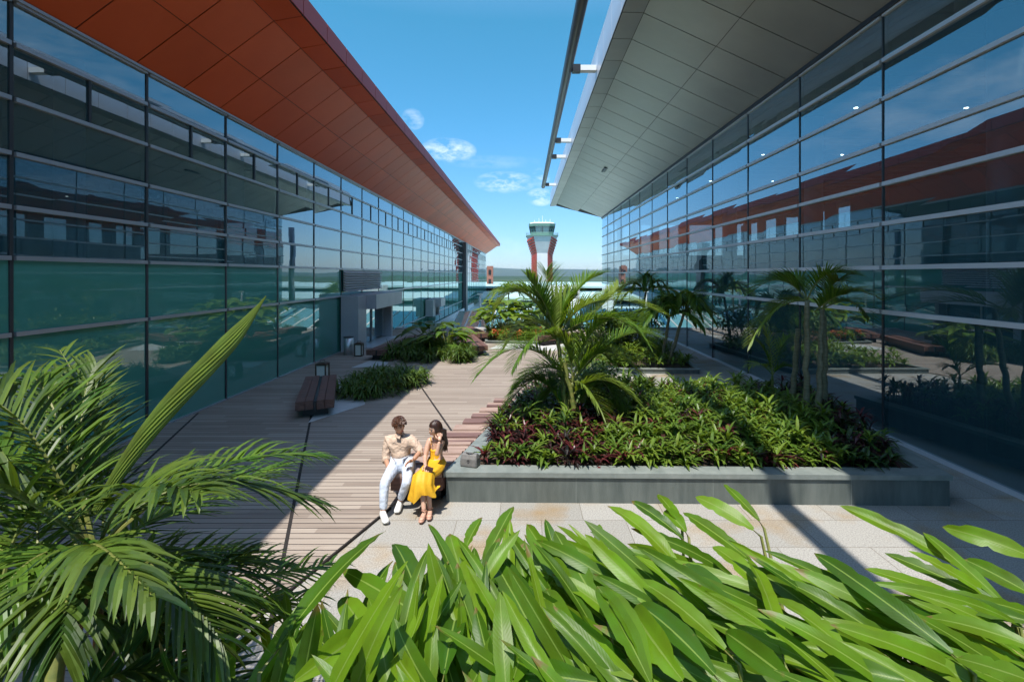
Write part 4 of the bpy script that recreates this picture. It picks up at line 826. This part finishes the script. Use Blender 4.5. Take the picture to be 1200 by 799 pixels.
q = MB(); q.box(-.057,-.022,.02,.057,-.0185,.041, Mx); q.build('flap', mat('dark_leather_flap', (.08,.03,.03), .35), cl_)

# ------------------------------------------------------------------ foreground: palm on the left
PL = thing('areca_palm', P(110,860,2.3)*1.0, 'large areca palm filling the near left corner, with one tall unopened spear leaf', 'palm')
PL.location.z = 0
hub = P(118,640,2.35)
for dx,dz in ((0,0),(-.16,-.15),(.12,-.3)):
    q = MB(); b0 = Vector((hub.x+dx*1.6,hub.y+.05,0)); q.tube([b0, (b0+hub)/2+Vector((dx,0,0)), hub+Vector((dx,0,dz))], [.05,.042,.03], 9); q.build('trunk', M['gstem'], PL, True)
H = lambda x,y,Y: P(x,y,Y)
FL = [(H(120,640,2.35),H(200,520,2.5),H(372,590,2.9),34,.36,.022),
      (H(120,640,2.35),H(240,520,2.9),H(372,535,3.3),34,.34,.021),
      (H(110,640,2.35),H(80,480,2.7),H(112,428,3.0),34,.30,.022),
      (H(110,640,2.3),H(60,430,2.5),H(30,440,2.7),30,.38,.022),
      (H(105,640,2.3),H(20,430,2.3),H(-60,470,2.3),32,.40,.022),
      (H(105,640,2.3),H(20,560,2.0),H(-70,560,1.9),28,.34,.022),
      (H(115,650,2.3),H(30,620,1.9),H(-10,720,1.75),26,.32,.022),
      (H(120,650,2.3),H(200,640,1.9),H(260,760,1.85),30,.30,.022),
      (H(120,650,2.35),H(210,660,2.6),H(330,720,2.9),30,.34,.022),
      (H(110,660,2.3),H(80,640,1.8),H(70,760,1.65),26,.30,.022),
      (H(120,640,2.4),H(130,500,3.0),H(70,410,3.4),30,.32,.022),
      (H(115,660,2.4),H(260,690,2.7),H(390,660,3.2),30,.30,.02),
      (H(112,655,2.3),H(140,540,2.1),H(235,580,1.9),30,.26,.026),
      (H(108,655,2.3),H(60,540,2.6),H(-40,520,2.9),32,.42,.026),
      (H(108,660,2.25),H(90,600,1.8),H(180,700,1.55),26,.24,.024),
      (H(112,660,2.3),H(40,690,2.0),H(-20,800,1.9),26,.34,.026),
      (H(100,700,2.5),H(200,640,2.9),H(330,660,3.3),30,.36,.024),
      (H(90,760,2.4),H(150,660,2.6),H(270,720,2.9),30,.36,.024),
      (H(60,760,2.5),H(40,640,2.9),H(-20,640,3.0),30,.40,.026),
      (H(150,790,2.3),H(200,720,2.5),H(250,790,2.6),24,.30,.026),
      (H(30,800,2.2),H(70,700,2.3),H(150,740,2.3),26,.32,.026),
      (H(118,650,2.5),H(170,600,3.0),H(330,545,3.4),32,.36,.022),
      (H(90,640,2.6),H(30,500,3.2),H(70,440,3.6),32,.44,.024),
      (H(60,700,2.7),H(20,600,3.0),H(80,540,3.2),30,.40,.024),
      (H(0,700,2.6),H(20,560,2.8),H(110,560,2.9),30,.40,.024),
      (H(110,820,2.6),H(160,690,2.7),H(290,650,3.0),30,.36,.024),
      (H(130,830,2.8),H(220,720,2.9),H(360,700,3.2),30,.34,.022),
      (H(40,820,2.6),H(90,700,2.7),H(190,680,2.8),30,.38,.024),
      (H(0,820,2.4),H(-10,720,2.5),H(70,690,2.6),28,.38,.024),
      (H(150,840,2.2),H(210,770,2.3),H(290,800,2.4),26,.30,.024),
      (H(70,840,2.0),H(120,770,2.05),H(210,790,2.1),26,.28,.022),
]
for i,(a,b,c,nl,ll,wd) in enumerate(FL): frond(a,b,c,nl,ll*1.0,wd*1.12,PL,M['palm_shade' if i%5 in (0,2,4) else 'palm'],.010,.75+.25*math.sin(i*2.3),seed=900+i,lift=.2+.15*math.sin(i*1.7),dense=4,stiff=.7+.3*math.sin(i),jit=.24)  # part of the fronds take the leaflet with shade in its colour
spear(H(112,600,2.3), H(306,343,2.45), .082, PL, M['palm_y'])
q = MB(); blade(q, H(96,640,2.2), H(210,672,2.1)-H(96,640,2.2), .45, .17, .35, .18, 8, a=.9, twist=.5); q.build('young_leaf', M['palm_y'], PL)
M['dry'] = vary(mat('dry_sheath', (.20,.11,.05), .9), 8, (.12,.06,.03), (.30,.18,.08))
q = MB()
for i in range(7): blade(q, H(105+i*6,690,2.25+.02*i), Vector((RND.uniform(-.2,.2),0,-1)), .32, .03, .2, .4, 4)
q.build('dry_sheath', M['dry'], PL)

q = MB(); q.prism([(-3.4,.6),(4.6,.6),(4.9,3.3),(2.5,3.5),(-1.2,3.2),(-3.2,2.9)], .032, .10); struct(q.build('planting_soil', M['soil']))
# ------------------------------------------------------------------ foreground: heliconia bed
def hprof(u): return min(1,(.14+u*2.9))**.8*(1-max(0,(u-.55)/.45)**2.6)**.8+.012
def yp(y): return 3.6-(y-590)/209*1.7
def hleaf(q, s, base, tip, wd, r, foot, bend=.16, m=0):
    ax = tip-base; ln = ax.length; d = ax.normalized(); side = d.cross(Vector((r.uniform(-.5,.5),-.75,.75))).normalized(); nrm = side.cross(d); nrm = nrm if nrm.z > 0 else -nrm
    K = 16; V = []; uv = []; fold = r.uniform(.12,.5); tw = r.uniform(-.5,.5); sp = [r.random() < .10 for _ in range(2*K+2)]
    for i in range(K+1):
        t = i/K; p = base+ax*t+nrm*(bend*ln*(4*t*(1-t))*.5); wv = wd*hprof(t)*.5; S2 = Matrix.Rotation(tw*t,3,d) @ side; N2 = Matrix.Rotation(tw*t,3,d) @ nrm; rip = r.uniform(-.004,.004); wl = wv*(r.uniform(.7,.85) if sp[i] and .1 < t < .9 else 1); wr = wv*(r.uniform(.7,.85) if sp[K+i-1] and .1 < t < .9 else 1)
        V += [p-S2*wl+N2*(wv*fold+rip), p-S2*wl*.5+N2*(wv*fold*.62+rip*.5), p, p+S2*wr*.5+N2*(wv*fold*.62-rip*.5), p+S2*wr+N2*(wv*fold-rip)]; uv += [(0,t),(.25,t),(.5,t),(.75,t),(1,t)]
    Fc = []
    for i in range(K):
        for j in range(4): k = 5*i+j; Fc.append((k,k+1,k+6,k+5))
    q.mesh(V, Fc, r.random(), m, uv)
    dn = (base-ax*.25); s.tube([base+ax*.05, base-ax*.12-Vector((0,0,.02)), (dn+foot)/2+Vector((0,0,.1)), foot], [.006,.009,.014,.018], 6)
HERO = [(546,756,400,667,28),(565,770,502,614,17),(571,764,527,625,34),(565,665,602,593,19),(545,643,565,606,16),(645,778,577,654,27),(683,710,617,614,24),(706,718,650,622,27),(800,672,712,593,23),(698,678,702,614,13),(800,631,740,587,15),(796,612,771,579,18),(800,697,714,645,20),(742,793,633,724,32),(700,799,558,783,36),(490,700,462,637,28),(325,760,452,622,32),(346,797,466,714,36),(495,810,466,765,26),(762,795,702,690,28),(800,797,742,714,40),
 (1133,669,983,592,21),(1215,655,1104,617,23),(1180,710,1081,623,15),(1170,706,1037,648,19),(890,610,848,567,13),(883,620,815,582,19),(880,657,800,600,22),(1116,765,954,648,25),(917,765,875,652,25),(1215,730,1050,690,21),(1215,760,1083,723,25),(983,711,969,665,19),(1060,797,950,780,28),(838,790,746,707,33),(850,760,742,677,28),(804,623,779,598,18),(762,800,700,686,30),(900,700,835,640,24),(960,720,880,665,22),(1000,770,900,700,26),(560,700,520,650,26),(620,720,585,660,26),(640,690,672,640,20),(760,690,735,650,22),(690,790,640,690,28),(1215,700,1130,655,22),(1215,800,1120,770,28),(870,720,800,660,26),(930,800,850,740,32),(520,790,540,700,32),(440,760,400,700,30),(600,800,615,730,34),(400,799,430,730,30)]
r = random.Random(99); plants = []
for c in range(27):
    plants.append([MB(), MB(), Vector(((c%9)*.46-1.15+r.uniform(-.1,.1), 1.75+(c//9)*.62+r.uniform(-.12,.12), 0))])
def nearest(p): return min(plants, key=lambda k: abs(k[2].x-p.x-.12)+abs(k[2].y-p.y))
for (bx,by,tx,ty,wd) in HERO:
    Yb = yp(by); Yt = Yb+.55*(yp(ty)-Yb)+.12; base = P(bx,by,Yb); tip = P(tx,ty,Yt); pl = nearest(base); hleaf(pl[0], pl[1], base, tip, wd*.88*(Yb+Yt)/2/F, r, pl[2]+Vector((r.uniform(-.08,.08),r.uniform(-.08,.08),0)), r.uniform(.04,.2))
for k in range(950):
    Y = r.uniform(1.75,3.35); x = r.uniform(230,1240); X = (x-615)*Y/F
    if x < 430 and r.random() < .25: continue
    if x > 880 and Y > 2.75: continue
    base = Vector((X, Y, r.uniform(1.05,1.62)-max(0,Y-2.6)*.25)); k2 = min(1,max(0,(x-560)/300))
    lean = r.uniform(-.45,.5) if x < 560 else -.15-.75*k2+r.uniform(-.3,.25)
    d = Vector((lean, r.uniform(.0,.7), r.uniform(.15,.85)*(1-.45*k2))).normalized(); ln = r.uniform(.42,.75); pl = nearest(base)
    tp = base+d*ln; tx = 615+F*tp.x/tp.y; ty = 322+F*(CAMH-tp.z)/tp.y
    if ty < (685 if tx < 440 else 655 if tx < 500 else 628 if tx < 580 else 606 if tx < 880 else 612+(tx-880)*.16): continue
    hleaf(pl[0], pl[1], base, base+d*ln, r.uniform(.045,.085), r, pl[2]+Vector((r.uniform(-.1,.1),r.uniform(-.1,.1),0)), r.uniform(.05,.3))
for lf, st, c in plants:
    t = thing('heliconia_plant', c, 'glossy green paddle leaved heliconia in the near bed', 'plant', 'heliconia plants massed along the near edge')
    lf.build('leaves', M['heli'], t, True); st.build('stems', M['gstem'], t, True)

# ------------------------------------------------------------------ air between here and the far hills
hz = MB(); hz.box(-9200,-9200,-9, 9200,9200,110)
mh = bpy.data.materials.new('haze'); mh.use_nodes = True; nh = mh.node_tree; nh.nodes.remove(nh.nodes['Principled BSDF'])
pv = nh.nodes.new('ShaderNodeVolumePrincipled'); pv.inputs['Color'].default_value = (.62,.80,1,1); pv.inputs['Density'].default_value = .00006; pv.inputs['Anisotropy'].default_value = .2
nh.links.new(pv.outputs[0], nh.nodes['Material Output'].inputs['Volume'])
ho = hz.build('haze', mh); ho['kind'] = 'stuff'
